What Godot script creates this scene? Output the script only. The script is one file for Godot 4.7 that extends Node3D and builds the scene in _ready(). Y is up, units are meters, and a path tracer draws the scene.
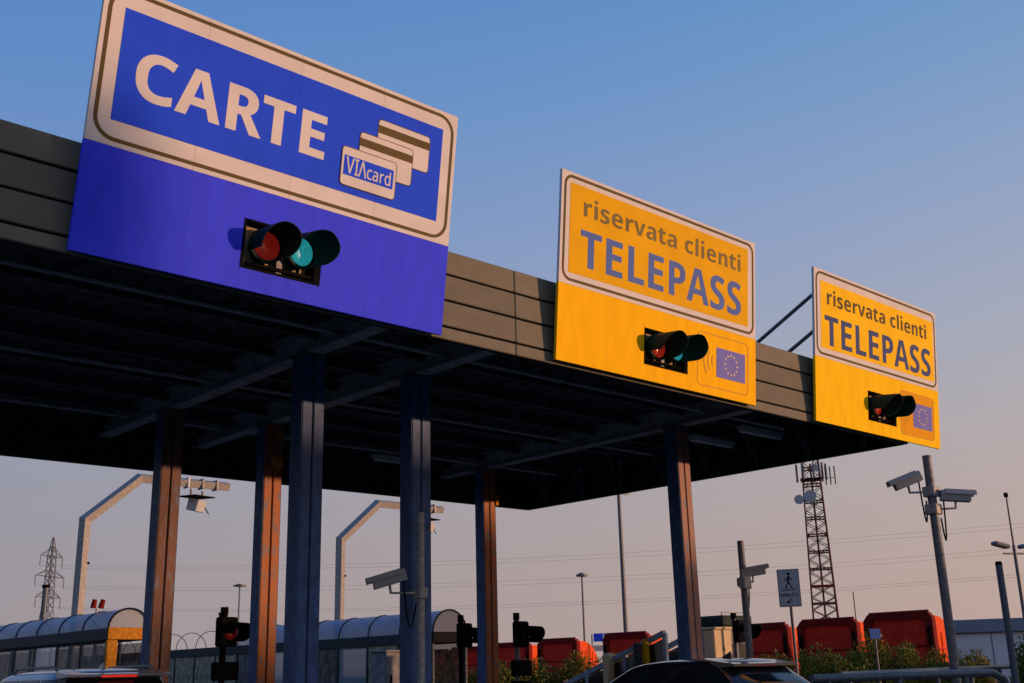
extends Node3D
# Motorway toll gate at sunset. x runs along the canopy front, y up, depth into the picture is -z.

const SUN_AZIMUTH := 141.0      # degrees from -z towards +x, where the sun stands (behind the camera, to the right)
const SUN_HEIGHT := 3.0

class MB:
	var vs := PackedVector3Array()
	var ns := PackedVector3Array()
	func tri(a: Vector3, b: Vector3, c: Vector3, na: Vector3, nb: Vector3, nc: Vector3) -> void:
		if (b - a).cross(c - a).dot(na + nb + nc) > 0.0:
			vs.append_array([a, c, b]); ns.append_array([na, nc, nb])
		else:
			vs.append_array([a, b, c]); ns.append_array([na, nb, nc])
	func flat(a: Vector3, b: Vector3, c: Vector3, n: Vector3) -> void:
		var m := (b - a).cross(c - a).normalized()
		if m.dot(n) < 0.0: m = -m
		tri(a, b, c, m, m, m)
	func quad(a: Vector3, b: Vector3, c: Vector3, d: Vector3, n: Vector3) -> void:
		flat(a, b, c, n); flat(a, c, d, n)
	func box(c: Vector3, s: Vector3, ch := 0.0, bs := Basis()) -> MB:
		var h := s * 0.5
		ch = minf(ch, minf(h.x, minf(h.y, h.z)) * 0.9)
		for ax in 3:
			var u := (ax + 1) % 3
			var w := (ax + 2) % 3
			for sg in [-1.0, 1.0]:
				var q := []
				for k in [[-1, -1], [1, -1], [1, 1], [-1, 1]]:
					var p := Vector3.ZERO
					p[ax] = sg * h[ax]; p[u] = k[0] * (h[u] - ch); p[w] = k[1] * (h[w] - ch)
					q.append(c + bs * p)
				var n := Vector3.ZERO
				n[ax] = sg
				quad(q[0], q[1], q[2], q[3], bs * n)
		if ch > 0.0:
			for ax in 3:
				var u := (ax + 1) % 3
				var w := (ax + 2) % 3
				for su in [-1.0, 1.0]:
					for sw in [-1.0, 1.0]:
						var q := []
						for k in [[-1, 0], [1, 0], [1, 1], [-1, 1]]:
							var p := Vector3.ZERO
							p[ax] = k[0] * (h[ax] - ch)
							p[u] = su * (h[u] - (ch if k[1] == 1 else 0.0))
							p[w] = sw * (h[w] - (0.0 if k[1] == 1 else ch))
							q.append(c + bs * p)
						var n := Vector3.ZERO
						n[u] = su; n[w] = sw
						quad(q[0], q[1], q[2], q[3], bs * n)
			for sx in [-1.0, 1.0]:
				for sy in [-1.0, 1.0]:
					for sz in [-1.0, 1.0]:
						var sgn := Vector3(sx, sy, sz)
						var q := []
						for ax in 3:
							var p := sgn * (h - Vector3.ONE * ch)
							p[ax] = sgn[ax] * h[ax]
							q.append(c + bs * p)
						flat(q[0], q[1], q[2], bs * sgn)
		return self
	func frame_of(d: Vector3) -> Basis:
		var up := Vector3.UP if absf(d.y) < 0.95 else Vector3.RIGHT
		var x := up.cross(d).normalized()
		return Basis(x, d.cross(x).normalized(), d)
	func cyl(a: Vector3, b: Vector3, r1: float, r2 := -1.0, seg := 10, cap := true) -> MB:
		if r2 < 0.0: r2 = r1
		var f := frame_of((b - a).normalized())
		for i in seg:
			var t0 := TAU * i / seg
			var t1 := TAU * (i + 1) / seg
			var d0 := f.x * cos(t0) + f.y * sin(t0)
			var d1 := f.x * cos(t1) + f.y * sin(t1)
			tri(a + d0 * r1, b + d0 * r2, b + d1 * r2, d0, d0, d1)
			tri(a + d0 * r1, b + d1 * r2, a + d1 * r1, d0, d1, d1)
			if cap:
				flat(a, a + d0 * r1, a + d1 * r1, -f.z)
				flat(b, b + d0 * r2, b + d1 * r2, f.z)
		return self
	# tube of even section along a path; sq = square section with flat faces
	func tube(path: Array, r: float, seg := 8, sq := false, r_end := -1.0, twist := 0.0) -> MB:
		var rings := []
		var n := path.size()
		var f := frame_of((path[1] - path[0]).normalized())
		for i in n:
			var d: Vector3
			if i == 0: d = (path[1] - path[0]).normalized()
			elif i == n - 1: d = (path[i] - path[i - 1]).normalized()
			else: d = ((path[i] - path[i - 1]).normalized() + (path[i + 1] - path[i]).normalized()).normalized()
			var x := (f.x - d * f.x.dot(d)).normalized()
			f = Basis(x, d.cross(x).normalized(), d)
			var rr := r if r_end < 0.0 else lerpf(r, r_end, float(i) / (n - 1))
			var stretch := 1.0
			if i > 0 and i < n - 1:
				stretch = 1.0 / maxf(0.5, d.dot((path[i + 1] - path[i]).normalized()))
			var ring := []
			for k in seg:
				var t := TAU * (k + (0.5 if sq else 0.0)) / seg + twist
				var o := f.x * cos(t) + f.y * sin(t)
				ring.append([path[i] + o * rr * (stretch if sq else 1.0), o])
			rings.append(ring)
		for i in n - 1:
			for k in seg:
				var a: Array = rings[i][k]
				var b: Array = rings[i + 1][k]
				var c: Array = rings[i + 1][(k + 1) % seg]
				var e: Array = rings[i][(k + 1) % seg]
				if sq:
					quad(a[0], b[0], c[0], e[0], a[1] + e[1])
				else:
					tri(a[0], b[0], c[0], a[1], b[1], c[1])
					tri(a[0], c[0], e[0], a[1], c[1], e[1])
		for end in [0, n - 1]:
			var d: Vector3 = path[0] - path[1] if end == 0 else path[n - 1] - path[n - 2]
			for k in seg:
				flat(path[end], rings[end][k][0], rings[end][(k + 1) % seg][0], d)
		return self
	# polygon in local xy pushed out along local z from z0 to z1
	func prism(poly: PackedVector2Array, z0: float, z1: float, t := Transform3D()) -> MB:
		var ids := Geometry2D.triangulate_polygon(poly)
		for i in range(0, ids.size(), 3):
			for z in [z0, z1]:
				var q := []
				for k in 3: q.append(t * Vector3(poly[ids[i + k]].x, poly[ids[i + k]].y, z))
				flat(q[0], q[1], q[2], t.basis.z * (1.0 if z == z1 else -1.0))
		var area := 0.0
		for i in poly.size(): area += poly[i].cross(poly[(i + 1) % poly.size()])
		for i in poly.size():
			var a := poly[i]
			var b := poly[(i + 1) % poly.size()]
			var e := (b - a).normalized()
			var n := Vector3(e.y, -e.x, 0) * signf(area)
			quad(t * Vector3(a.x, a.y, z0), t * Vector3(b.x, b.y, z0), t * Vector3(b.x, b.y, z1), t * Vector3(a.x, a.y, z1), t.basis * n)
		return self
	# flat ring between two outlines of the same count, pushed out from z0 to z1
	func ring(outer: PackedVector2Array, inner: PackedVector2Array, z0: float, z1: float) -> MB:
		var n := outer.size()
		for i in n:
			var j := (i + 1) % n
			var a := Vector3(outer[i].x, outer[i].y, z1)
			var b := Vector3(outer[j].x, outer[j].y, z1)
			var c := Vector3(inner[j].x, inner[j].y, z1)
			var d := Vector3(inner[i].x, inner[i].y, z1)
			quad(a, b, c, d, Vector3.BACK)
			var o := a - d
			quad(a, b, Vector3(b.x, b.y, z0), Vector3(a.x, a.y, z0), o)
			quad(d, c, Vector3(c.x, c.y, z0), Vector3(d.x, d.y, z0), -o)
		return self
	# smooth sheet through rows of points; out = a point on the inside, to turn the normals outwards
	func grid(rows: Array, closed := false, inside = null) -> MB:
		var R := rows.size()
		var C: int = rows[0].size()
		var nrm := []
		for i in R:
			var line := []
			for j in C:
				var a: Vector3 = rows[maxi(i - 1, 0)][j]
				var b: Vector3 = rows[mini(i + 1, R - 1)][j]
				var c: Vector3
				var d: Vector3
				if closed:
					c = rows[i][(j + C - 1) % C]; d = rows[i][(j + 1) % C]
				else:
					c = rows[i][maxi(j - 1, 0)]; d = rows[i][mini(j + 1, C - 1)]
				var n := (b - a).cross(d - c)
				n = n.normalized() if n.length() > 1e-9 else Vector3.UP
				if inside != null and n.dot(rows[i][j] - inside) < 0.0: n = -n
				line.append(n)
			nrm.append(line)
		for i in R - 1:
			for j in (C if closed else C - 1):
				var k := (j + 1) % C
				tri(rows[i][j], rows[i + 1][j], rows[i + 1][k], nrm[i][j], nrm[i + 1][j], nrm[i + 1][k])
				tri(rows[i][j], rows[i + 1][k], rows[i][k], nrm[i][j], nrm[i + 1][k], nrm[i][k])
		return self
	func mesh() -> ArrayMesh:
		var a := []
		a.resize(Mesh.ARRAY_MAX)
		a[Mesh.ARRAY_VERTEX] = vs
		a[Mesh.ARRAY_NORMAL] = ns
		var m := ArrayMesh.new()
		m.add_surface_from_arrays(Mesh.PRIMITIVE_TRIANGLES, a)
		return m

var M := {}
var tex := {}
var taken := {}
var rng := RandomNumberGenerator.new()

func V(x: float, y: float, d: float) -> Vector3:
	return Vector3(x, y, -d)

func noise_tex(key: String, freq: float, lo: float, hi: float, octaves := 4, kind := FastNoiseLite.TYPE_SIMPLEX_SMOOTH) -> Texture2D:
	if tex.has(key): return tex[key]
	var n := FastNoiseLite.new()
	n.seed = key.hash() % 1000
	n.frequency = freq
	n.noise_type = kind
	n.fractal_octaves = octaves
	var t := NoiseTexture2D.new()
	t.width = 512; t.height = 512; t.seamless = true
	t.noise = n
	var g := Gradient.new()
	g.set_color(0, Color(lo, lo, lo)); g.set_color(1, Color(hi, hi, hi))
	t.color_ramp = g
	tex[key] = t
	return t

# colour is the real-world linear base colour; grain = name of the mottling that multiplies it
func mat(key: String, r: float, g: float, b: float, rough := 0.6, metal := 0.0, grain := "grime", scale := Vector3(0.6, 0.6, 0.6)) -> StandardMaterial3D:
	if M.has(key): return M[key]
	var m := StandardMaterial3D.new()
	m.resource_name = key
	m.albedo_color = Color(r, g, b).linear_to_srgb()
	m.roughness = rough
	m.metallic = metal
	m.metallic_specular = 0.5 if rough < 0.3 or metal > 0.5 else (0.04 if r + g + b < 0.06 else 0.16)
	if grain != "":
		m.albedo_texture = tex[grain]
		m.uv1_triplanar = true
		m.uv1_world_triplanar = true
		m.uv1_scale = scale
	M[key] = m
	return m

func glow(key: String, r: float, g: float, b: float, power: float) -> StandardMaterial3D:
	var m := mat(key, r, g, b, 0.25, 0.0, "")
	m.emission_enabled = true
	m.emission = Color(r, g, b).linear_to_srgb()
	m.emission_energy_multiplier = power
	if key.begins_with("lens"):
		m.emission_texture = tex.lens
		m.emission_operator = BaseMaterial3D.EMISSION_OP_MULTIPLY
		m.albedo_texture = tex.lens
		m.uv1_triplanar = true
		m.uv1_scale = Vector3(6, 6, 6)
	return m

func numbered(called: String) -> String:
	var n: int = taken.get(called, 0)
	taken[called] = n + 1
	return called if n == 0 else "%s_%03d" % [called, n]

func thing(called: String, label: String, category: String, at := Vector3.ZERO, turn := 0.0, group := "") -> Node3D:
	var o := Node3D.new()
	o.name = numbered(called)
	add_child(o)
	o.position = at
	o.rotation.y = turn
	tag(o, label, category, group)
	return o

func tag(o: Node, label: String, category: String, group := "") -> Node:
	o.set_meta("label", label)
	o.set_meta("category", category)
	if group != "": o.set_meta("group", group)
	return o

func part(called: String, mb, m: Material, parent: Node) -> MeshInstance3D:
	var o := MeshInstance3D.new()
	o.name = called
	o.mesh = mb.mesh() if mb is MB else mb
	o.material_override = m
	parent.add_child(o, true)
	return o

func structure(called: String, mb: MB, m: Material) -> MeshInstance3D:
	var o := part(numbered(called), mb, m, self)
	o.set_meta("kind", "structure")
	return o

func copy_of(o: Node3D, at: Vector3, turn: float, label: String) -> Node3D:
	var c: Node3D = o.duplicate()
	c.name = numbered(String(o.name))
	add_child(c)
	c.position = at
	c.rotation.y = turn
	c.set_meta("label", label)
	return c

func rounded(x0: float, y0: float, x1: float, y1: float, r: float, seg := 6) -> PackedVector2Array:
	var p := PackedVector2Array()
	var cs := [Vector2(x1 - r, y1 - r), Vector2(x0 + r, y1 - r), Vector2(x0 + r, y0 + r), Vector2(x1 - r, y0 + r)]
	for k in 4:
		for i in seg + 1:
			var t := PI / 2 * (k + float(i) / seg)
			p.append(cs[k] + Vector2(cos(t), sin(t)) * r)
	return p

# ---------------------------------------------------------------- camera, sky, sun
func sky_color(az: float, el: float) -> Color:
	# clear evening air: blue overhead, dusty pink band near the horizon, warmer round towards the sun
	var keys := [[-90.0, Vector3(0.02, 0.02, 0.022)], [-3.0, Vector3(0.06, 0.055, 0.055)], [0.0, Vector3(0.450, 0.338, 0.312)], [5.0, Vector3(0.437, 0.354, 0.342)], [10.0, Vector3(0.405, 0.372, 0.402)], [15.0, Vector3(0.342, 0.377, 0.485)], [21.0, Vector3(0.262, 0.347, 0.550)],
		[28.0, Vector3(0.170, 0.308, 0.570)], [34.0, Vector3(0.120, 0.270, 0.560)], [50.0, Vector3(0.085, 0.205, 0.520)], [90.0, Vector3(0.060, 0.150, 0.420)]]
	var c := Vector3.ZERO
	for i in keys.size() - 1:
		if el >= keys[i][0] and el <= keys[i + 1][0]:
			var t: float = (el - keys[i][0]) / (keys[i + 1][0] - keys[i][0])
			c = keys[i][1].lerp(keys[i + 1][1], t)
			break
	var away := absf(wrapf(az - SUN_AZIMUTH, -180.0, 180.0))
	# towards the sun the low sky brightens and turns gold, away from it it dims to violet-grey
	var side := cos(deg_to_rad(away))
	var low := exp(-maxf(el, 0.0) / 16.0) if el > -1.0 else 0.0
	c *= Vector3(1.0 + 0.42 * side, 1.0 + 0.24 * side, 1.0 + 0.02 * side)
	var g := exp(-pow(away / 38.0, 2.0)) * low
	c += Vector3(0.45, 0.22, 0.08) * g
	return Color(c.x, c.y, c.z)

func set_up_view() -> void:
	var cam := Camera3D.new()
	cam.name = "camera"
	cam.fov = 34.124
	cam.near = 0.05
	cam.far = 3000.0
	add_child(cam)
	var yaw := 0.751777
	var pitch := 0.288816
	var roll := -0.0268984
	var fw := Vector3(sin(yaw) * cos(pitch), sin(pitch), -cos(yaw) * cos(pitch))
	var rt := Vector3(cos(yaw), 0, sin(yaw))
	var up := rt.cross(fw)
	var r2 := rt * cos(roll) + up * sin(roll)
	var u2 := -rt * sin(roll) + up * cos(roll)
	cam.transform = Transform3D(Basis(r2, u2, -fw), Vector3(0, 1.55, 0))
	cam.current = true

	var im := Image.create(720, 360, false, Image.FORMAT_RGBF)
	for y in 360:
		var el := 90.0 - (y + 0.5) * 0.5
		for x in 720:
			im.set_pixel(x, y, sky_color((x + 0.5) * 0.5, el))
	var pano := PanoramaSkyMaterial.new()
	pano.panorama = ImageTexture.create_from_image(im)
	var sky := Sky.new()
	sky.sky_material = pano
	var env := Environment.new()
	env.background_mode = Environment.BG_SKY
	env.sky = sky
	env.tonemap_mode = Environment.TONE_MAPPER_LINEAR
	env.tonemap_exposure = 1.0
	env.sdfgi_enabled = true
	env.ssao_enabled = true
	env.ssil_enabled = true
	var we := WorldEnvironment.new()
	we.name = "world_environment"
	we.environment = env
	add_child(we)

	var sun := DirectionalLight3D.new()
	sun.name = "sun"
	add_child(sun)
	var az := deg_to_rad(SUN_AZIMUTH)
	var el := deg_to_rad(SUN_HEIGHT)
	var to_sun := Vector3(sin(az) * cos(el), sin(el), -cos(az) * cos(el))
	sun.look_at_from_position(to_sun * 100.0, Vector3.ZERO, Vector3.UP)
	sun.light_color = Color(1.0, 0.53, 0.30).linear_to_srgb()
	sun.light_energy = 1.2
	sun.light_angular_distance = 0.7
	sun.shadow_enabled = true

func make_materials() -> void:
	noise_tex("grime", 0.012, 0.72, 1.0, 5)
	noise_tex("fine", 0.08, 0.70, 1.0, 4)
	noise_tex("patchy", 0.02, 0.45, 1.0, 5)
	noise_tex("drip", 0.012, 0.93, 1.0, 5)
	noise_tex("faint", 0.008, 0.93, 1.0, 3)
	noise_tex("lens", 0.05, 0.35, 1.0, 1, FastNoiseLite.TYPE_CELLULAR)
	mat("plaza_concrete", 0.20, 0.195, 0.185, 0.85, 0, "patchy", Vector3(0.15, 0.15, 0.15))
	mat("asphalt", 0.05, 0.05, 0.052, 0.9, 0, "fine", Vector3(0.8, 0.8, 0.8))
	mat("earth", 0.09, 0.085, 0.06, 0.95, 0, "patchy", Vector3(0.05, 0.05, 0.05))
	mat("concrete", 0.32, 0.31, 0.29, 0.85, 0, "grime", Vector3(1, 1, 1))
	mat("plank", 0.17, 0.16, 0.12, 0.55, 0, "drip", Vector3(1.1, 0.6, 1.1))
	mat("plank_1", 0.155, 0.148, 0.112, 0.55, 0, "faint", Vector3(0.5, 1.5, 0.5))
	mat("plank_2", 0.185, 0.172, 0.128, 0.5, 0, "faint", Vector3(0.7, 1.1, 0.7))
	mat("black_steel", 0.010, 0.010, 0.011, 0.6, 0, "grime")
	mat("under_steel", 0.19, 0.19, 0.195, 0.55, 0, "patchy", Vector3(0.5, 0.5, 0.5))
	mat("under_sheet", 0.16, 0.162, 0.165, 0.6, 0, "patchy", Vector3(0.3, 0.3, 0.3))
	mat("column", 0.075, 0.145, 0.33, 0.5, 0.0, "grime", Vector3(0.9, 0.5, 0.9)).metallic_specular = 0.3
	for q in [["column_orange", 0.33, 0.10, 0.028], ["column_brown", 0.135, 0.062, 0.045], ["column_rose", 0.27, 0.13, 0.095]]:
		# noise blends blue-grey into an orange, brown and rose tone, one per material
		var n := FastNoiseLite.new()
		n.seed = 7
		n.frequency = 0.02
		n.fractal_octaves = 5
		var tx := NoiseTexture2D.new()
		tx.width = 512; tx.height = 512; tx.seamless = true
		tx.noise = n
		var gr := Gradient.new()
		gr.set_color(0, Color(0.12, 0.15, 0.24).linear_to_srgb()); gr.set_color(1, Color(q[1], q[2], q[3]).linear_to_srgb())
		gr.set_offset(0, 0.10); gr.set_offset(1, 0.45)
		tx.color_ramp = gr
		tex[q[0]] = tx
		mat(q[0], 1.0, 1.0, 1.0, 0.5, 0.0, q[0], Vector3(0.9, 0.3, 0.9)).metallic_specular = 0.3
	mat("seam", 0.02, 0.02, 0.022, 0.8, 0, "")
	mat("sign_white", 0.66, 0.64, 0.61, 0.5, 0, "faint", Vector3(0.4, 0.4, 0.4))
	mat("sign_blue", 0.022, 0.085, 0.84, 0.7, 0, "faint", Vector3(0.4, 0.4, 0.4))
	mat("panel_blue", 0.05, 0.07, 0.93, 0.7, 0, "drip", Vector3(0.9, 0.22, 0.9))
	mat("sign_yellow", 0.78, 0.44, 0.008, 0.7, 0, "faint", Vector3(0.4, 0.4, 0.4))
	mat("panel_yellow", 0.95, 0.52, 0.004, 0.7, 0, "drip", Vector3(0.9, 0.22, 0.9))
	mat("panel_lemon", 0.96, 0.60, 0.004, 0.7, 0, "drip", Vector3(0.9, 0.22, 0.9))
	mat("sign_lemon", 0.93, 0.58, 0.010, 0.7, 0, "faint", Vector3(0.4, 0.4, 0.4))
	mat("letter_slate", 0.055, 0.085, 0.21, 0.6, 0, "faint")
	mat("letter_dark", 0.11, 0.088, 0.04, 0.6, 0, "faint")
	mat("emblem_yellow", 0.76, 0.36, 0.006, 0.7, 0, "faint")
	mat("print_brown", 0.115, 0.085, 0.03, 0.5, 0, "faint")
	mat("letter_blue", 0.08, 0.155, 0.44, 0.5, 0, "faint")
	mat("letter_brown", 0.20, 0.155, 0.05, 0.5, 0, "faint")
	mat("flag_blue", 0.16, 0.17, 0.52, 0.5, 0, "faint")
	mat("flag_gold", 0.80, 0.62, 0.20, 0.5, 0, "")
	mat("emblem_line", 0.50, 0.28, 0.05, 0.5, 0, "")
	mat("mount_plate", 0.42, 0.36, 0.25, 0.6, 0, "grime")
	mat("visor", 0.012, 0.032, 0.025, 0.45, 0, "")
	mat("visor_in", 0.008, 0.009, 0.009, 0.8, 0, "")
	glow("lens_green", 0.03, 0.50, 0.56, 1.2)
	glow("lens_green_dim", 0.02, 0.30, 0.24, 0.25)
	glow("lens_red", 0.75, 0.035, 0.015, 0.75)  # part of this glow stands in for sun reflected in the lens
	glow("lens_red_soft", 0.6, 0.03, 0.015, 0.45)  # emission stands in for low sun caught by the red lens
	glow("lens_red_dim", 0.40, 0.02, 0.012, 0.18)
	mat("frame_dark", 0.06, 0.062, 0.06, 0.7, 0, "patchy", Vector3(0.5, 0.5, 0.5))
	mat("beam_paint", 0.50, 0.50, 0.50, 0.55, 0, "grime", Vector3(0.5, 0.5, 0.5))
	mat("pale_blue", 0.36, 0.44, 0.52, 0.6, 0, "grime")
	mat("galvanised", 0.42, 0.41, 0.38, 0.5, 0.2, "grime", Vector3(1.5, 1.5, 1.5))
	mat("pole_grey", 0.20, 0.205, 0.215, 0.5, 0.3, "grime", Vector3(1.5, 1.5, 1.5))
	mat("rail_blue", 0.13, 0.16, 0.20, 0.4, 0.3, "grime", Vector3(1.5, 1.5, 1.5))
	mat("camera_shell", 0.34, 0.33, 0.31, 0.5, 0, "faint")
	mat("cable", 0.015, 0.015, 0.016, 0.6, 0, "")
	mat("white_paint", 0.70, 0.69, 0.67, 0.5, 0, "faint")
	mat("box_white", 0.62, 0.63, 0.62, 0.5, 0, "grime", Vector3(2, 2, 2))
	mat("truck_red", 0.74, 0.04, 0.022, 0.42, 0, "grime", Vector3(0.8, 0.8, 0.8))
	mat("truck_orange", 0.74, 0.09, 0.014, 0.38, 0, "faint", Vector3(0.6, 0.6, 0.6))
	mat("truck_dark", 0.22, 0.015, 0.012, 0.6, 0, "grime", Vector3(0.8, 0.8, 0.8))
	mat("rubber", 0.02, 0.02, 0.02, 0.85, 0, "")
	mat("rim", 0.35, 0.35, 0.36, 0.35, 0.7, "")
	mat("shelter_orange", 0.62, 0.26, 0.02, 0.5, 0, "grime", Vector3(1.5, 1.5, 1.5))
	mat("gutter", 0.085, 0.105, 0.115, 0.5, 0.2, "patchy", Vector3(1.2, 1.2, 1.2))
	mat("shelter_wall", 0.62, 0.55, 0.36, 0.7, 0, "patchy", Vector3(0.8, 0.3, 0.8))
	mat("shelter_dark", 0.014, 0.014, 0.016, 0.6, 0, "")
	mat("cabinet_grey", 0.26, 0.27, 0.28, 0.6, 0, "grime")
	mat("cream", 0.62, 0.50, 0.30, 0.6, 0, "faint")
	mat("roof_green", 0.035, 0.05, 0.042, 0.6, 0, "grime")
	mat("yellow_post", 0.75, 0.42, 0.02, 0.5, 0, "grime")
	mat("warehouse", 0.68, 0.67, 0.66, 0.7, 0, "faint", Vector3(0.1, 0.1, 0.1))
	mat("warehouse_band", 0.23, 0.26, 0.31, 0.6, 0, "faint", Vector3(0.1, 0.1, 0.1))
	mat("tower_red", 0.30, 0.045, 0.025, 0.6, 0, "")
	mat("tower_steel", 0.17, 0.085, 0.065, 0.6, 0.2, "")
	mat("pylon_steel", 0.16, 0.16, 0.17, 0.6, 0.3, "")
	mat("suv_paint", 0.30, 0.34, 0.39, 0.28, 0.55, "")
	mat("black_paint", 0.012, 0.013, 0.015, 0.18, 0.0, "")
	for p in ["suv_paint", "black_paint"]:
		M[p].clearcoat_enabled = true
		M[p].clearcoat = 0.8
		M[p].clearcoat_roughness = 0.05
	mat("tinted_glass", 0.012, 0.014, 0.016, 0.06, 0.0, "")
	glow("brake_light", 0.75, 0.03, 0.02, 0.6)
	mat("tail_lamp", 0.30, 0.01, 0.01, 0.2, 0, "")
	var g := StandardMaterial3D.new()
	g.albedo_color = Color(0.55, 0.68, 0.74, 0.30)
	g.transparency = BaseMaterial3D.TRANSPARENCY_ALPHA
	g.roughness = 0.12
	M["pane"] = g
	var pc := StandardMaterial3D.new()
	pc.albedo_color = Color(0.42, 0.52, 0.62, 0.78)
	pc.transparency = BaseMaterial3D.TRANSPARENCY_ALPHA
	pc.roughness = 0.35
	M["polycarbonate"] = pc
	var dp := mat("dirty_pane", 0.34, 0.33, 0.31, 0.45, 0, "patchy", Vector3(0.5, 0.25, 0.5))
	dp.transparency = BaseMaterial3D.TRANSPARENCY_ALPHA
	dp.albedo_color.a = 0.5
	var cs := StandardMaterial3D.new()
	cs.albedo_color = Color(0.5, 0.52, 0.55, 0.16)
	cs.transparency = BaseMaterial3D.TRANSPARENCY_ALPHA
	cs.roughness = 0.6
	cs.metallic_specular = 0.1
	M["clear_sheet"] = cs
	for k in 3:
		var lf := mat("leaf_%d" % k, [0.17, 0.11, 0.22][k], [0.17, 0.125, 0.18][k], [0.03, 0.025, 0.03][k], 0.7, 0, "")
		lf.backlight_enabled = true
		lf.backlight = Color(0.05, 0.06, 0.01)
	mat("bark", 0.10, 0.075, 0.05, 0.9, 0, "fine", Vector3(2, 1, 2))
	mat("brick_wall", 0.30, 0.24, 0.19, 0.85, 0, "patchy", Vector3(0.4, 0.4, 0.4))

func _ready() -> void:
	rng.seed = 20240611
	set_up_view()
	make_materials()
	build_ground()
	build_canopy()
	build_signs()
	build_shelters()
	build_lane_gear()
	build_cars()
	build_trucks()
	build_background()
	build_planting()
	build_behind_camera()

# ---------------------------------------------------------------- ground
const ISLANDS := [[2.0, 1.5], [8.18, 3.2], [14.7, 2.3], [20.3, 2.2]]

func build_ground() -> void:
	var g := MB.new()
	g.quad(Vector3(-1500, 0, -1500), Vector3(1500, 0, -1500), Vector3(1500, 0, 1500), Vector3(-1500, 0, 1500), Vector3.UP)
	structure("ground", g, M.earth)
	var r := MB.new()
	r.quad(Vector3(-60, 0.01, -70), Vector3(30, 0.01, -70), Vector3(30, 0.01, 60), Vector3(-60, 0.01, 60), Vector3.UP)
	structure("road", r, M.plaza_concrete)
	for i in ISLANDS:
		var k := MB.new()
		k.prism(rounded(i[0] - i[1] / 2, 3.0, i[0] + i[1] / 2, 46.0, 0.5), 0.0, 0.16, Transform3D(Basis(Vector3.RIGHT, Vector3(0, 0, -1), Vector3.UP), Vector3.ZERO))
		structure("traffic_island", k, M.concrete)
	var lot := MB.new()
	lot.quad(V(33, 0.012, 8), V(90, 0.012, 8), V(90, 0.012, 110), V(33, 0.012, 110), Vector3.UP)
	structure("parking_lot", lot, M.asphalt)

# ---------------------------------------------------------------- canopy
const FZ := 8.8
const BZ := 17.9
const CX0 := -3.0
const CX1 := 17.1

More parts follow.
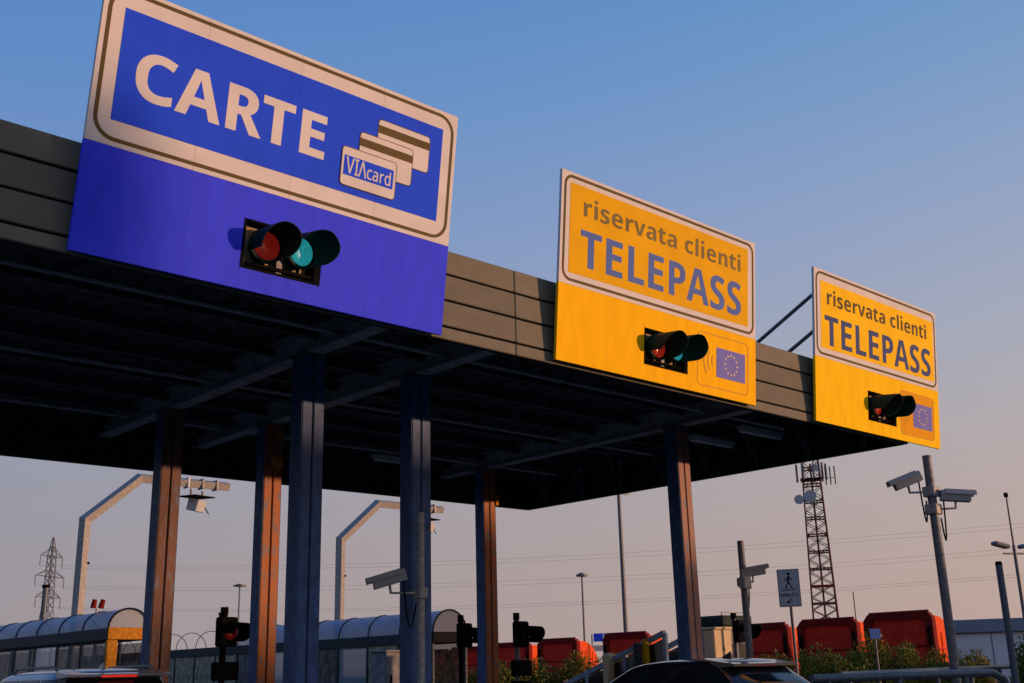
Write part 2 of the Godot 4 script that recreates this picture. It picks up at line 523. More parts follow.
func build_canopy() -> void:
	var t := thing("toll_canopy", "wide flat toll plaza canopy with dark underside and grey plank fascia", "canopy", V(0, 0, 0))
	part("roof", MB.new().box(V((CX0 + CX1) / 2, 5.86, (FZ + BZ) / 2), Vector3(CX1 - CX0 - 0.4, 0.2, BZ - FZ - 0.4)), M.under_sheet, t)
	# dark backing behind the planks
	var bk := part("fascia_frame", MB.new().box(V((CX0 + CX1) / 2, 5.49, FZ + 0.08), Vector3(CX1 - CX0 - 0.1, 1.0, 0.06)).box(V((CX0 + CX1) / 2, 5.49, BZ - 0.08), Vector3(CX1 - CX0 - 0.1, 1.0, 0.06)).box(V(CX1 - 0.08, 5.49, (FZ + BZ) / 2), Vector3(0.06, 1.0, BZ - FZ - 0.24)).box(V(CX0 + 0.08, 5.49, (FZ + BZ) / 2), Vector3(0.06, 1.0, BZ - FZ - 0.24)), M.frame_dark, t)
	bk.set_meta("label", "black steel frame behind the fascia planks")
	var rows := [[5.735, 6.0], [5.435, 5.71], [5.135, 5.41], [4.98, 5.11]]
	var seams := [CX0]
	var x := 8.29 - 3.0 * 3
	while x < CX1 - 0.3:
		seams.append(x)
		x += 3.0
	seams.append(CX1)
	for rw in rows:
		for i in seams.size() - 1:
			var w: float = seams[i + 1] - seams[i] - 0.008
			var j := rng.randf_range(-0.003, 0.003)
			for z in [FZ + 0.025, BZ - 0.025]:
				part("plank", MB.new().box(V((seams[i] + seams[i + 1]) / 2, (rw[0] + rw[1]) / 2, z + j), Vector3(w, rw[1] - rw[0], 0.05), 0.008), [M.plank, M.plank_1, M.plank_2][rng.randi() % 3], t)
		for i in 3:
			var z0 := FZ + 0.06 + (BZ - FZ - 0.12) / 3 * i
			var z1 := FZ + 0.06 + (BZ - FZ - 0.12) / 3 * (i + 1)
			for xx in [CX0 + 0.025, CX1 - 0.025]:
				part("plank", MB.new().box(V(xx, (rw[0] + rw[1]) / 2, (z0 + z1) / 2), Vector3(0.05, rw[1] - rw[0], z1 - z0 - 0.008), 0.008), M.plank, t)
	# cross beams over the columns, I-section
	for bx in [-1.2, 1.8, 7.33, 9.02, 14.55]:
		var b := MB.new()
		b.box(V(bx, 5.445, (FZ + BZ) / 2), Vector3(0.22, 0.025, BZ - FZ - 0.3))
		b.box(V(bx, 5.59, (FZ + BZ) / 2), Vector3(0.016, 0.26, BZ - FZ - 0.3))
		b.box(V(bx, 5.735, (FZ + BZ) / 2), Vector3(0.22, 0.025, BZ - FZ - 0.3))
		part("cross_beam", b, M.beam_paint, t)
	# purlins along the canopy
	var zz := FZ + 0.55
	while zz < BZ - 0.3:
		var b := MB.new()
		b.box(V((CX0 + CX1) / 2, 5.615, zz), Vector3(CX1 - CX0 - 0.3, 0.012, 0.09))
		b.box(V((CX0 + CX1) / 2, 5.685, zz + 0.04), Vector3(CX1 - CX0 - 0.3, 0.13, 0.01))
		part("purlin", b, M.under_steel, t)
		zz += 1.02
	# ribbed ceiling sheet
	var rib := MB.new()
	var rx := CX0 + 0.3
	while rx < CX1 - 0.3:
		rib.box(V(rx, 5.752, (FZ + BZ) / 2), Vector3(0.09, 0.02, BZ - FZ - 0.3))
		rx += 0.3
	part("ceiling_ribs", rib, M.under_sheet, t).set_meta("kind", "stuff")
	for q in [10.9, 13.9, 16.6]:
		part("conduit", MB.new().cyl(V(CX0 + 0.4, 5.56, q), V(CX1 - 0.4, 5.56, q), 0.03, 0.03, 8), M.beam_paint, t)
	# edge brackets on the inside of the end fascia
	for i in 8:
		part("bracket", MB.new().prism(PackedVector2Array([Vector2(0, 5.02), Vector2(0, 5.74), Vector2(-0.45, 5.74)]), -0.03, 0.03, Transform3D(Basis(), V(CX1 - 0.12, 0, FZ + 0.7 + i * 1.1))), M.under_steel, t)
	# columns, each of two channels with a dark seam between
	var spots := [[7.33, 11.46], [9.02, 11.46], [14.55, 11.46], [7.34, 15.24], [9.04, 15.24], [14.55, 16.33]]
	var names := ["near blue-grey steel column, leftmost of the front three, widest in view", "near blue-grey steel column with a slim camera pole standing against it", "steel column with dark left face and brown front, rightmost of all columns", "rear steel column rising behind the silver car, leftmost of all columns", "rear steel column with orange front face close beside the widest column", "rear steel column between the two pole-mounted signals, with a bracket near its top"]
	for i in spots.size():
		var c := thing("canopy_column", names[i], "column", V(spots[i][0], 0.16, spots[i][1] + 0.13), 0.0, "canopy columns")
		var paint: Material = [M.column, M.column, M.column_rose, M.column_brown, M.column_orange, M.column_orange][i]
		for s in [-1.0, 1.0]:
			part("channel", MB.new().box(Vector3(s * 0.082, 2.635, 0), Vector3(0.146, 5.27, 0.26), 0.012), paint, c)
		for s in [-1.0, 1.0]:
			part("shade_plate", MB.new().box(Vector3(s * 0.158, 2.62, -0.002), Vector3(0.008, 5.22, 0.245), 0.002), M.column, c)  # added blue plates put the navy of the shaded side faces into colour
		part("seam_plate", MB.new().box(Vector3(0, 2.635, 0), Vector3(0.05, 5.26, 0.22)), M.seam, c)
		part("base_plate", MB.new().box(Vector3(0, 0.012, 0), Vector3(0.5, 0.024, 0.46), 0.004), M.column, c)
		part("cap_plate", MB.new().box(Vector3(0, 5.255, 0), Vector3(0.36, 0.02, 0.32)), M.under_steel, c)
		if i == 4:
			part("bracket", MB.new().box(Vector3(0.03, 4.66, 0.17), Vector3(0.19, 0.16, 0.08), 0.01), M.shelter_orange, c)
		if i == 5:
			part("bracket", MB.new().box(Vector3(0.18, 4.66, 0.10), Vector3(0.08, 0.22, 0.12), 0.01), M.shelter_orange, c)
	for a in [[16.2, 12.1, "white batten light under the canopy, far end, second from the front edge"], [16.3, 11.1, "white batten light under the canopy, far end, nearest the front edge"], [12.7, 16.8, "white batten light under the canopy near its back edge"]]:
		var l := thing("ceiling_light", a[2], "ceiling light", V(a[0], 5.45, a[1]), 0.0, "unlit battens under the canopy")
		part("housing", MB.new().box(Vector3(0, 0.05, 0), Vector3(1.25, 0.08, 0.14), 0.015), M.box_white, l)
		part("diffuser", MB.new().box(Vector3(0, -0.012, 0), Vector3(1.2, 0.05, 0.11), 0.02), M.white_paint, l)
		part("hanger", MB.new().box(Vector3(0, 0.12, 0), Vector3(0.05, 0.1, 0.05)), M.under_steel, l)

# ---------------------------------------------------------------- signs
func words(called: String, text: String, x0: float, y0: float, x1: float, y1: float, z: float, m: Material, parent: Node, weight := 700, bold := 0.0) -> void:
	var f := SystemFont.new()
	f.font_names = PackedStringArray(["Droid Sans"])
	f.font_weight = weight
	var tm := TextMesh.new()
	tm.text = text
	tm.font = f
	tm.font_size = 64
	tm.pixel_size = 0.01
	tm.depth = 0.01
	tm.curve_step = 1.0
	var bb := tm.get_aabb()
	if bold != 0.0:
		var fv := FontVariation.new()
		fv.base_font = f
		fv.variation_embolden = bold
		tm.font = fv
		if bold > 0.0: bb = tm.get_aabb()
	var o := part(called, tm, m, parent)
	var s := Vector3((x1 - x0) / bb.size.x, (y1 - y0) / bb.size.y, 0.2)
	o.scale = s
	o.position = Vector3(x0 - bb.position.x * s.x, y0 - bb.position.y * s.y, z)

func plate(parent: Node, called: String, w: float, v0: float, v1: float, m: Material, cuts: Array) -> void:
	var e := [0.0] + cuts + [w]
	for i in e.size() - 1:
		part(called, MB.new().box(Vector3((e[i] + e[i + 1]) / 2, (v0 + v1) / 2, -0.02), Vector3(e[i + 1] - e[i] - 0.0015, v1 - v0 - 0.004, 0.04), 0.001), m, parent)

func lane_sign(label: String, x0: float, yb: float, lean: float, w: float, h: float, split: float, blue: bool, inset: Array, o0: float, braced := false) -> Node3D:  # braced: the far sign, newer and lighter in colour
	var t := thing("lane_sign", label, "sign", V(x0, yb, 8.70), 0.0, "lane signs along the canopy edge")
	t.rotation.x = atan(lean)
	var cuts := [w * 0.25, w * 0.5, w * 0.75]
	plate(t, "upper_panel", w, split, h, M.sign_white, cuts if blue else [w * 0.5])
	# lower plate with an opening for the signal lamps
	var lm: Material = M.panel_blue if blue else (M.panel_lemon if braced else M.panel_yellow)
	var ov0 := 0.2
	var ov1 := 0.67
	var o1 := o0 + 0.86
	var pieces := [[o0, o1, 0.0, ov0]]
	var lc := [0.0, w * 0.25, o0]
	for a in 2: pieces.append([lc[a], lc[a + 1], 0.0, split])
	var rc := [o1, w * 0.75, w]
	for a in 2: pieces.append([rc[a], rc[a + 1], 0.0, split])
	pieces.append([o0, w * 0.5, ov1, split])
	pieces.append([w * 0.5, o1, ov1, split])
	for q in pieces:
		part("lower_panel", MB.new().box(Vector3((q[0] + q[1]) / 2, (q[2] + q[3]) / 2, -0.02), Vector3(q[1] - q[0] - 0.0012, q[3] - q[2], 0.04)), lm, t)
	var rb := MB.new()
	rb.box(Vector3((o0 + o1) / 2, (ov0 + ov1) / 2, -0.13), Vector3(o1 - o0, ov1 - ov0, 0.01))
	for q in [[o0 + 0.012, 0.024, ov1 - ov0], [o1 - 0.035, 0.07, ov1 - ov0]]:
		rb.box(Vector3(q[0], (ov0 + ov1) / 2, -0.055), Vector3(q[1], q[2] - 0.002, 0.12))
	for v in [ov0 + 0.012, ov1 - 0.012]:
		rb.box(Vector3((o0 + o1) / 2, v, -0.055), Vector3(o1 - o0 - 0.1, 0.024, 0.12))
	part("lamp_recess", rb, M.black_steel, t)
	# printed border line and field
	var bm := 0.045
	var ln: Material = M.print_brown
	var outer := rounded(bm, split + 0.045, w - bm, h - 0.04, 0.20 if blue else 0.14)
	var inner := rounded(bm + 0.035, split + 0.08, w - bm - 0.035, h - 0.075, 0.165 if blue else 0.105)
	part("border_line", MB.new().ring(outer, inner, 0.0, 0.003), ln, t)
	var fm: Material = M.sign_blue if blue else (M.sign_lemon if braced else M.sign_yellow)
	var e := [inset[0]] + (cuts if blue else [w * 0.5]) + [inset[1]]
	for i in e.size() - 1:
		part("field", MB.new().box(Vector3((e[i] + e[i + 1]) / 2, (inset[2] + inset[3]) / 2, 0.0015), Vector3(e[i + 1] - e[i] - 0.0012, inset[3] - inset[2], 0.003)), fm, t)
	# steel behind the plates
	for x in [0.25, w * 0.5, w - 0.25]:
		part("upright", MB.new().box(Vector3(x, h * 0.5 - 0.1, -0.075), Vector3(0.06, h - 0.3, 0.07)), M.pole_grey, t)
	var back := t.transform.basis.inverse()
	for x in ([0.12, w - 0.3] if braced else [w * 0.45]):
		for q in [[2.05, 2.05], [1.47, 1.0]]:
			var a := Vector3(x + 0.1, q[0], -0.07)
			var world := t.transform * a
			var b := t.transform.affine_inverse() * Vector3(world.x, 5.97, world.z - (world.y - 5.97) / 0.48)
			part("brace", MB.new().cyl(a, b, 0.03, 0.03, 8), M.pole_grey, t)
	return t

func visor_mesh(r: float, top: float, low: float, gap := 240.0, half_gap := 50.0) -> MB:
	# hood: tube open over a gap, shorter beside the gap than opposite it
	var outer := []
	var inner := []
	for i in 25:
		var off := half_gap + (360.0 - 2.0 * half_gap) * i / 24.0
		var a := deg_to_rad(gap + off)
		var d := Vector3(cos(a), sin(a), 0)
		var reach := lerpf(low, top, clampf(sin(deg_to_rad(off / 2.0)) * 1.5 - 0.45, 0, 1))
		outer.append([d * r, d * r * 0.985 + Vector3(0, -0.03 * reach / top, reach)])
		inner.append([d * (r - 0.008), d * (r * 0.985 - 0.008) + Vector3(0, -0.03 * reach / top, reach)])
	var mb := MB.new()
	mb.grid(outer, false, Vector3(0, 0, 0.1))
	for i in 24:
		var n0: Vector3 = -(inner[i][0] as Vector3).normalized()
		var n1: Vector3 = -(inner[i + 1][0] as Vector3).normalized()
		mb.tri(inner[i][0], inner[i][1], inner[i + 1][1], n0, n0, n1)
		mb.tri(inner[i][0], inner[i + 1][1], inner[i + 1][0], n0, n1, n1)
		mb.quad(outer[i][1], outer[i + 1][1], inner[i + 1][1], inner[i][1], Vector3.BACK)
	for i in [0, 24]:
		mb.quad(outer[i][0], outer[i][1], inner[i][1], inner[i][0], Vector3.DOWN)
	return mb

func lens_mesh(r: float) -> MB:
	var rows := []
	for i in 6:
		var a := PI / 2 * (1.0 - i / 5.0)
		var row := []
		for j in 20:
			var b := TAU * j / 20
			row.append(Vector3(cos(b) * cos(PI / 2 - a) * 0 + cos(b) * r * sin(PI / 2 * (1.0 - i / 5.0)), sin(b) * r * sin(PI / 2 * (1.0 - i / 5.0)), 0.045 * cos(PI / 2 * (1.0 - i / 5.0))))
		rows.append(row)
	return MB.new().grid(rows, true, Vector3(0, 0, -0.3))

func twin_signal(label: String, sign_node: Node3D, o0: float, red: Material, green: Material, turns: Array) -> void:
	var t := thing("traffic_light", label, "traffic light", Vector3.ZERO, 0.0, "twin signals on the lane signs")
	t.transform = sign_node.transform * Transform3D(Basis(), Vector3(o0 + 0.43, 0.435, 0))
	part("mount_plate", MB.new().box(Vector3(-0.02, 0.0, -0.105), Vector3(0.68, 0.40, 0.012)), M.mount_plate, t)
	var bar := MB.new().box(Vector3(0, -0.17, -0.04), Vector3(0.7, 0.03, 0.05))
	for x in [-0.1, 0.2]: bar.box(Vector3(x, -0.14, -0.04), Vector3(0.025, 0.09, 0.03))
	part("mount_bar", bar, M.black_steel, t)
	for k in 2:
		var h := Node3D.new()
		h.name = "lamp_unit"
		t.add_child(h, true)
		h.position = Vector3([-0.185, 0.185][k], [0.02, 0.05][k], 0.0)
		h.rotation = Vector3(deg_to_rad(-5), deg_to_rad(turns[k]), 0)
		part("housing", MB.new().cyl(Vector3(0, 0, -0.09), Vector3(0, 0, -0.02), 0.135, 0.165, 20).cyl(Vector3(0, 0, -0.02), Vector3(0, 0, 0.012), 0.17, 0.17, 20), M.visor, h)
		var l := part("lens", lens_mesh(0.14), red if k == 0 else green, h)
		l.position = Vector3(0, 0, 0.013)
		var v := part("visor", visor_mesh(0.17, 0.38, 0.16, [246.0, 220.0][k], [40.0, 62.0][k]), M.visor, h)
		v.position = Vector3(0, 0, 0.012)

func build_signs() -> void:
	var s := lane_sign("large blue and white sign reading CARTE with bank card pictogram", 3.17, 4.975, 0.132, 3.95, 2.44, 0.967, true, [0.195, 3.757, 1.2, 2.232], 1.546)
	words("lettering", "CARTE", 0.358, 1.455, 2.313, 1.912, 0.0035, M.sign_white, s, 700, 0.22)
	# three bank cards, the front one with the printed name
	for c in [[2.925, 1.69, true], [2.715, 1.485, true], [2.52, 1.28, false]]:
		var z: float = 0.0035 + 0.003 * ((2.925 - c[0]) / 0.2)
		var card := part("card", MB.new().prism(rounded(c[0], c[1], c[0] + 0.662, c[1] + 0.392, 0.035, 4), 0.0, 0.002), M.sign_white, s)
		card.position.z = z
		var edge := part("card_outline", MB.new().ring(rounded(c[0] - 0.008, c[1] - 0.008, c[0] + 0.67, c[1] + 0.4, 0.042, 4), rounded(c[0], c[1], c[0] + 0.662, c[1] + 0.392, 0.035, 4), 0.0, 0.0024), M.print_brown, s)
		edge.position.z = z
		if c[2]:
			part("magnetic_stripe", MB.new().box(Vector3(c[0] + 0.331, c[1] + 0.29, z + 0.0025), Vector3(0.662, 0.085, 0.001)), M.print_brown, s)
		else:
			part("card_field", MB.new().box(Vector3(c[0] + 0.328, c[1] + 0.205, z + 0.0025), Vector3(0.61, 0.205, 0.001)), M.sign_blue, s)
			words("card_name", "VIΛ", c[0] + 0.05, c[1] + 0.125, c[0] + 0.30, c[1] + 0.295, z + 0.004, M.sign_white, s, 400, 0.2)
			words("card_name", "card", c[0] + 0.305, c[1] + 0.125, c[0] + 0.60, c[1] + 0.275, z + 0.004, M.sign_white, s, 400, 0.2)
	twin_signal("twin red and bright green signal on the blue sign", s, 1.546, M.lens_red_soft, M.lens_green, [0, 8])

	var ys := [["yellow sign reading riservata clienti TELEPASS, the nearer and larger of two", 8.82, 5.0, 3.9, 2.345, 0.935, [0.15, 3.72, 1.085, 2.21], 1.54, [0.385, 3.55], [0.345, 3.555]],
		["yellow sign reading riservata clienti TELEPASS, at the canopy's far end", 14.22, 4.985, 3.78, 2.365, 0.985, [0.17, 3.66, 1.14, 2.185], 1.475, [0.345, 3.43], [0.27, 3.54]]]
	for i in 2:
		var y: Array = ys[i]
		var t := lane_sign(y[0], y[1], y[2], 0.1, y[3], y[4], y[5], false, y[6], y[7], i == 1)
		words("lettering", "riservata clienti", y[8][0], 1.832, y[8][1], 2.09, 0.0035, [M.letter_brown, M.letter_dark][i], t)
		words("lettering", "TELEPASS", y[9][0], 1.19, y[9][1], 1.672, 0.0035, [M.letter_blue, M.letter_slate][i], t)
		var ex := 2.6 if i == 0 else 2.475
		part("emblem_outline", MB.new().ring(rounded(ex, 0.105, ex + 1.12, 0.835, 0.07), rounded(ex + 0.012, 0.117, ex + 1.108, 0.823, 0.058), 0.0, 0.003), M.emblem_line, t)
		if i == 1:
			part("emblem_panel", MB.new().box(Vector3(ex + 0.56, 0.47, 0.0005), Vector3(1.09, 0.70, 0.001)), M.emblem_yellow, t)
		var fx := ex + 0.41
		part("flag", MB.new().box(Vector3(fx + 0.32, 0.468, 0.0015), Vector3(0.64, 0.405, 0.003)), M.flag_blue, t)
		for k in 12:
			var a := TAU * k / 12
			var st := PackedVector2Array()
			for p in 10:
				var r := 0.022 if p % 2 == 0 else 0.010
				st.append(Vector2(fx + 0.32 + cos(a) * 0.135 + r * sin(TAU * p / 10), 0.468 + sin(a) * 0.135 + r * cos(TAU * p / 10)))
			part("star", MB.new().prism(st, 0.003, 0.005), M.flag_gold, t)
		for k in 3:
			var out := PackedVector2Array()
			var inn := PackedVector2Array()
			var rr := 0.12 + 0.085 * k
			var poly := PackedVector2Array()
			for p in 11: poly.append(Vector2(fx + 0.02, 0.468) + Vector2(cos(PI + (p - 5) * 0.13), sin(PI + (p - 5) * 0.13)) * (rr + 0.011))
			for p in 11: poly.append(Vector2(fx + 0.02, 0.468) + Vector2(cos(PI - (p - 5) * 0.13), sin(PI - (p - 5) * 0.13)) * (rr - 0.011))
			part("wave", MB.new().prism(poly, 0.0, 0.003), M.emblem_line, t)
		twin_signal(["twin red and green signal on the nearer yellow sign", "twin signal showing red on the far yellow sign"][i], t, y[7], [M.lens_red, M.lens_red][i], [M.lens_green, M.lens_green_dim][i], [[3, 10], [8, 10]][i])

# ---------------------------------------------------------------- covered walkways and gantries
func shelter(label: String, xc: float, z0: float, z1: float, w: float, z_open: float, orange: bool, eave: float, ridge: float) -> void:
	var t := thing("walkway_shelter", label, "shelter", V(xc, 0.16, z0), 0.0, "covered walkways beyond the gate")
	var ey := eave - 0.16
	var rise := ridge - eave
	var L := z1 - z0
	var frame: Material = M.shelter_orange if orange else M.shelter_dark
	var n := int(round(L / 1.4))
	var step := L / n
	for i in n + 1:
		var p := []
		for k in 13:
			var a := PI * k / 12
			p.append(Vector3(cos(a) * w / 2, ey + sin(a) * rise, -step * i))
		part("arch_rib", MB.new().tube(p, 0.022 if step * i <= z_open - z0 else 0.013, 6), M.gutter if i > 0 else M.shelter_dark, t)
	for i in n:
		if step * i > z_open - z0: break
		var rows := []
		for k in 13:
			var a := PI * k / 12
			rows.append([Vector3(cos(a) * (w / 2 - 0.005), ey + sin(a) * (rise - 0.005), -step * i - 0.02), Vector3(cos(a) * (w / 2 - 0.005), ey + sin(a) * (rise - 0.005), -step * (i + 1) + 0.02)])
		part("roof_panel", MB.new().grid(rows, false, Vector3(0, ey, -step * (i + 0.5))), M.polycarbonate, t)
	for s in [-1.0, 1.0]:
		part("gutter", MB.new().box(Vector3(s * w / 2, ey - 0.13, -L / 2), Vector3(0.06, 0.26, L), 0.012), M.gutter, t)
		for i in n + 1:
			part("post", MB.new().box(Vector3(s * (w / 2 - 0.02), (ey - 0.26) / 2, -step * i - 0.03), Vector3(0.07, ey - 0.27, 0.07), 0.008), frame if i == 0 and orange else M.gutter, t)
		for i in n:
			var c := Vector3(s * (w / 2 - 0.02), 0, -step * (i + 0.5) - 0.03)
			if step * i > z_open - z0 or (not orange and i % 3 == 1):
				part("wall_panel", MB.new().box(c + Vector3(0, 1.12, 0), Vector3(0.03, 2.1, step - 0.1)), M.shelter_wall, t)
			else:
				part("wall_pane", MB.new().box(c + Vector3(0, 1.3, 0), Vector3(0.012, 1.9, step - 0.1)), M.dirty_pane if i % 3 != 2 else M.pane, t)
				part("kick_panel", MB.new().box(c + Vector3(0, 0.2, 0), Vector3(0.03, 0.3, step - 0.1)), M.gutter, t)
	# front gable
	var g := PackedVector2Array()
	for k in 13:
		var a := PI * k / 12
		g.append(Vector2(cos(a) * (w / 2 - 0.03), ey + sin(a) * (rise - 0.03)))
	part("gable_pane", MB.new().prism(g, -0.04, -0.03), M.polycarbonate if orange else M.clear_sheet, t)
	part("lintel", MB.new().box(Vector3(0, ey - 0.12, 0.0), Vector3(w + 0.02, 0.26, 0.08), 0.01), frame, t)
	if orange:
		part("jamb", MB.new().box(Vector3(-w / 2 + 0.10, (ey - 0.26) / 2, 0.02), Vector3(0.24, ey - 0.26, 0.06), 0.01), frame, t)
	part("floor_slab", MB.new().box(Vector3(0, 0.02, -L / 2), Vector3(w, 0.04, L)), M.concrete, t)

func build_shelters() -> void:
	shelter("vaulted walkway shelter with orange end frame behind the silver car", 11.12, 24.7, 37.3, 0.95, 60.0, true, 2.72, 3.15)
	shelter("long vaulted walkway shelter with bare hoops at its far end", 18.36, 22.2, 44.0, 1.1, 31.5, false, 2.55, 3.1)
	for a in [[11.9, 29.6, "bent galvanised gantry arm carrying a white box, behind the orange-framed shelter"], [20.29, 29.94, "bent galvanised gantry arm partly hidden by the column with the camera pole"]]:
		var g := thing("gantry_arm", a[2], "gantry", V(a[0], 0.16, a[1]), 0.0, "bent gantry arms over the lanes")
		part("arm", MB.new().tube([Vector3(0, 0, 0), Vector3(0, 5.58, 0), Vector3(1.45, 6.84, 0), Vector3(4.17, 6.84, 0)], 0.15, 4, true, -1.0, deg_to_rad(22)), M.galvanised, g)
		part("base_plate", MB.new().box(Vector3(0, 0.015, 0), Vector3(0.45, 0.03, 0.45)), M.galvanised, g)
		part("hatch_clip", MB.new().box(Vector3(0.14, 4.45, 0.02), Vector3(0.10, 0.06, 0.1)), M.black_steel, g)
		for x in [2.85, 3.3, 3.75]:
			part("clamp", MB.new().box(Vector3(x, 6.84, 0), Vector3(0.06, 0.3, 0.3), 0.01), M.white_paint if x < 3.2 else M.galvanised, g)
	# scanner boxes hung from the arms
	for a in [[15.08, 29.6, "white box with a flat dark cover hanging from the left gantry arm"], [23.8, 29.94, "scanner box hanging under the tip of the right gantry arm"]]:
		var b := thing("lane_scanner", a[2], "scanner", V(a[0], 6.22, a[1]), 0.5, "scanner boxes on the gantries")
		var tilt := Basis(Vector3.RIGHT, 0.25)
		part("case", MB.new().box(Vector3(0, 0.16, 0), Vector3(0.40, 0.34, 0.36), 0.02, tilt), M.box_white, b)
		part("window", MB.new().box(tilt * Vector3(0, -0.172, 0) + Vector3(0, 0.16, 0), Vector3(0.34, 0.01, 0.30), 0.0, tilt), M.tinted_glass, b)
		part("cover", MB.new().box(Vector3(0, 0.40, 0), Vector3(1.0, 0.03, 0.6), 0.008, Basis(Vector3.BACK, 0.05)), M.black_steel, b)
		part("hanger", MB.new().box(Vector3(-0.28, 0.5, 0), Vector3(0.05, 0.2, 0.05)).box(Vector3(0.28, 0.5, 0), Vector3(0.05, 0.2, 0.05)), M.galvanised, b)
		part("rod", MB.new().cyl(Vector3(0.2, 0.2, 0.1), Vector3(0.42, -0.06, 0.15), 0.015, 0.015, 6), M.black_steel, b)

# ---------------------------------------------------------------- things on the islands
func cctv(called: String, label: String, at: Vector3, h: float, r: float, heads: Array) -> void:
	var t := thing(called, label, "camera pole", at, 0.0, "surveillance camera poles")
	part("pole", MB.new().cyl(Vector3.ZERO, Vector3(0, h, 0), r, r * 0.94, 14), M.galvanised if r < 0.05 else M.pole_grey, t)
	part("base_plate", MB.new().cyl(Vector3.ZERO, Vector3(0, 0.03, 0), r * 2.2, r * 2.2, 12), M.pole_grey, t)
	for q in heads:
		# q: height, azimuth of the lens, down tilt, arm azimuth, length of the housing, arm length
		var arm_dir := Vector3(sin(deg_to_rad(q[3])), 0, -cos(deg_to_rad(q[3])))
		var dir := Vector3(sin(deg_to_rad(q[1])) * cos(deg_to_rad(q[2])), -sin(deg_to_rad(q[2])), -cos(deg_to_rad(q[1])) * cos(deg_to_rad(q[2])))
		var root := Vector3(0, q[0], 0)
		var mount: Vector3 = root + arm_dir * q[5] + Vector3(0, 0.05, 0)
		var hd := Node3D.new()
		hd.name = "camera_head"
		t.add_child(hd, true)
		part("clamp", MB.new().box(root, Vector3(r * 2.8, 0.14, r * 2.8), 0.01), M.galvanised, hd)
		part("bracket", MB.new().tube([root, root + arm_dir * q[5] * 0.95, mount + Vector3(0, 0.08, 0)], 0.019, 6), M.galvanised, hd)
		var bs := Basis.looking_at(dir, Vector3.UP)
		var L: float = q[4]
		var c := mount + Vector3(0, 0.115, 0)
		var prof := PackedVector2Array([Vector2(-0.07, -0.07), Vector2(0.07, -0.07), Vector2(0.082, 0.02), Vector2(0.056, 0.07), Vector2(-0.056, 0.07), Vector2(-0.082, 0.02)])
		part("housing", MB.new().prism(prof, -L / 2, L / 2, Transform3D(bs, c)), M.camera_shell, hd)
		var roof := PackedVector2Array([Vector2(-0.096, 0.015), Vector2(-0.062, 0.078), Vector2(0.062, 0.078), Vector2(0.096, 0.015), Vector2(0.1, 0.021), Vector2(0.066, 0.088), Vector2(-0.066, 0.088), Vector2(-0.1, 0.021)])
		part("sun_shield", MB.new().prism(roof, -L / 2 - 0.07, L / 2 - 0.05, Transform3D(bs, c)), M.camera_shell, hd)
		part("front_glass", MB.new().prism(rounded(-0.045, -0.04, 0.045, 0.04, 0.02, 3), -L / 2 - 0.004, -L / 2 - 0.001, Transform3D(bs, c)), M.tinted_glass, hd)
		var tail: Vector3 = c - dir * (L * 0.42) + Vector3(0, -0.06, 0)
		var path := []
		for i in 9:
			var f := i / 8.0
			path.append(tail.lerp(Vector3(0, q[0] - 0.12, 0) + arm_dir * r * 1.3, f) + Vector3(0, -0.42 * sin(PI * f), 0))
		part("cable", MB.new().tube(path, 0.012, 6), M.cable, hd)

func pole_signal(label: String, at: Vector3, top: float, lit: bool, low_boxes: bool, m: Material) -> void:
	var t := thing("pole_signal", label, "traffic light", at, 0.0, "signals on short poles")
	part("pole", MB.new().cyl(Vector3.ZERO, Vector3(0, top, 0), 0.05, 0.05, 12), m, t)
	part("pole_cap", MB.new().cyl(Vector3(0, top - 0.12, 0), Vector3(0, top + 0.01, 0), 0.062, 0.062, 12), M.black_steel, t)
	var hy := top - 0.36
	var h := Node3D.new()
	h.name = "signal_head"
	t.add_child(h)
	h.position = Vector3(-0.02, hy, 0.08)
	h.rotation.y = deg_to_rad(12)
	part("housing", MB.new().box(Vector3(-0.02, -0.02, 0.06), Vector3(0.36, 0.46, 0.16), 0.03), M.visor_in, h)
	var l := part("lens", lens_mesh(0.13), M.lens_red_dim if lit else M.tinted_glass, h)
	l.position = Vector3(0, -0.02, 0.142)
	var v := part("visor", visor_mesh(0.155, 0.36, 0.2), M.visor_in, h)
	v.position = Vector3(0, -0.02, 0.14)
	part("bracket", MB.new().tube([Vector3(0.02, 0.26, -0.08), Vector3(-0.1, 0.27, -0.04), Vector3(-0.12, 0.2, 0.02)], 0.015, 6), M.black_steel, h)
	if low_boxes:
		for y in [-0.62, -0.98]:
			part("signal_box", MB.new().box(Vector3(0, hy + y, 0.10), Vector3(0.44, 0.28, 0.12), 0.02), M.visor_in, t)

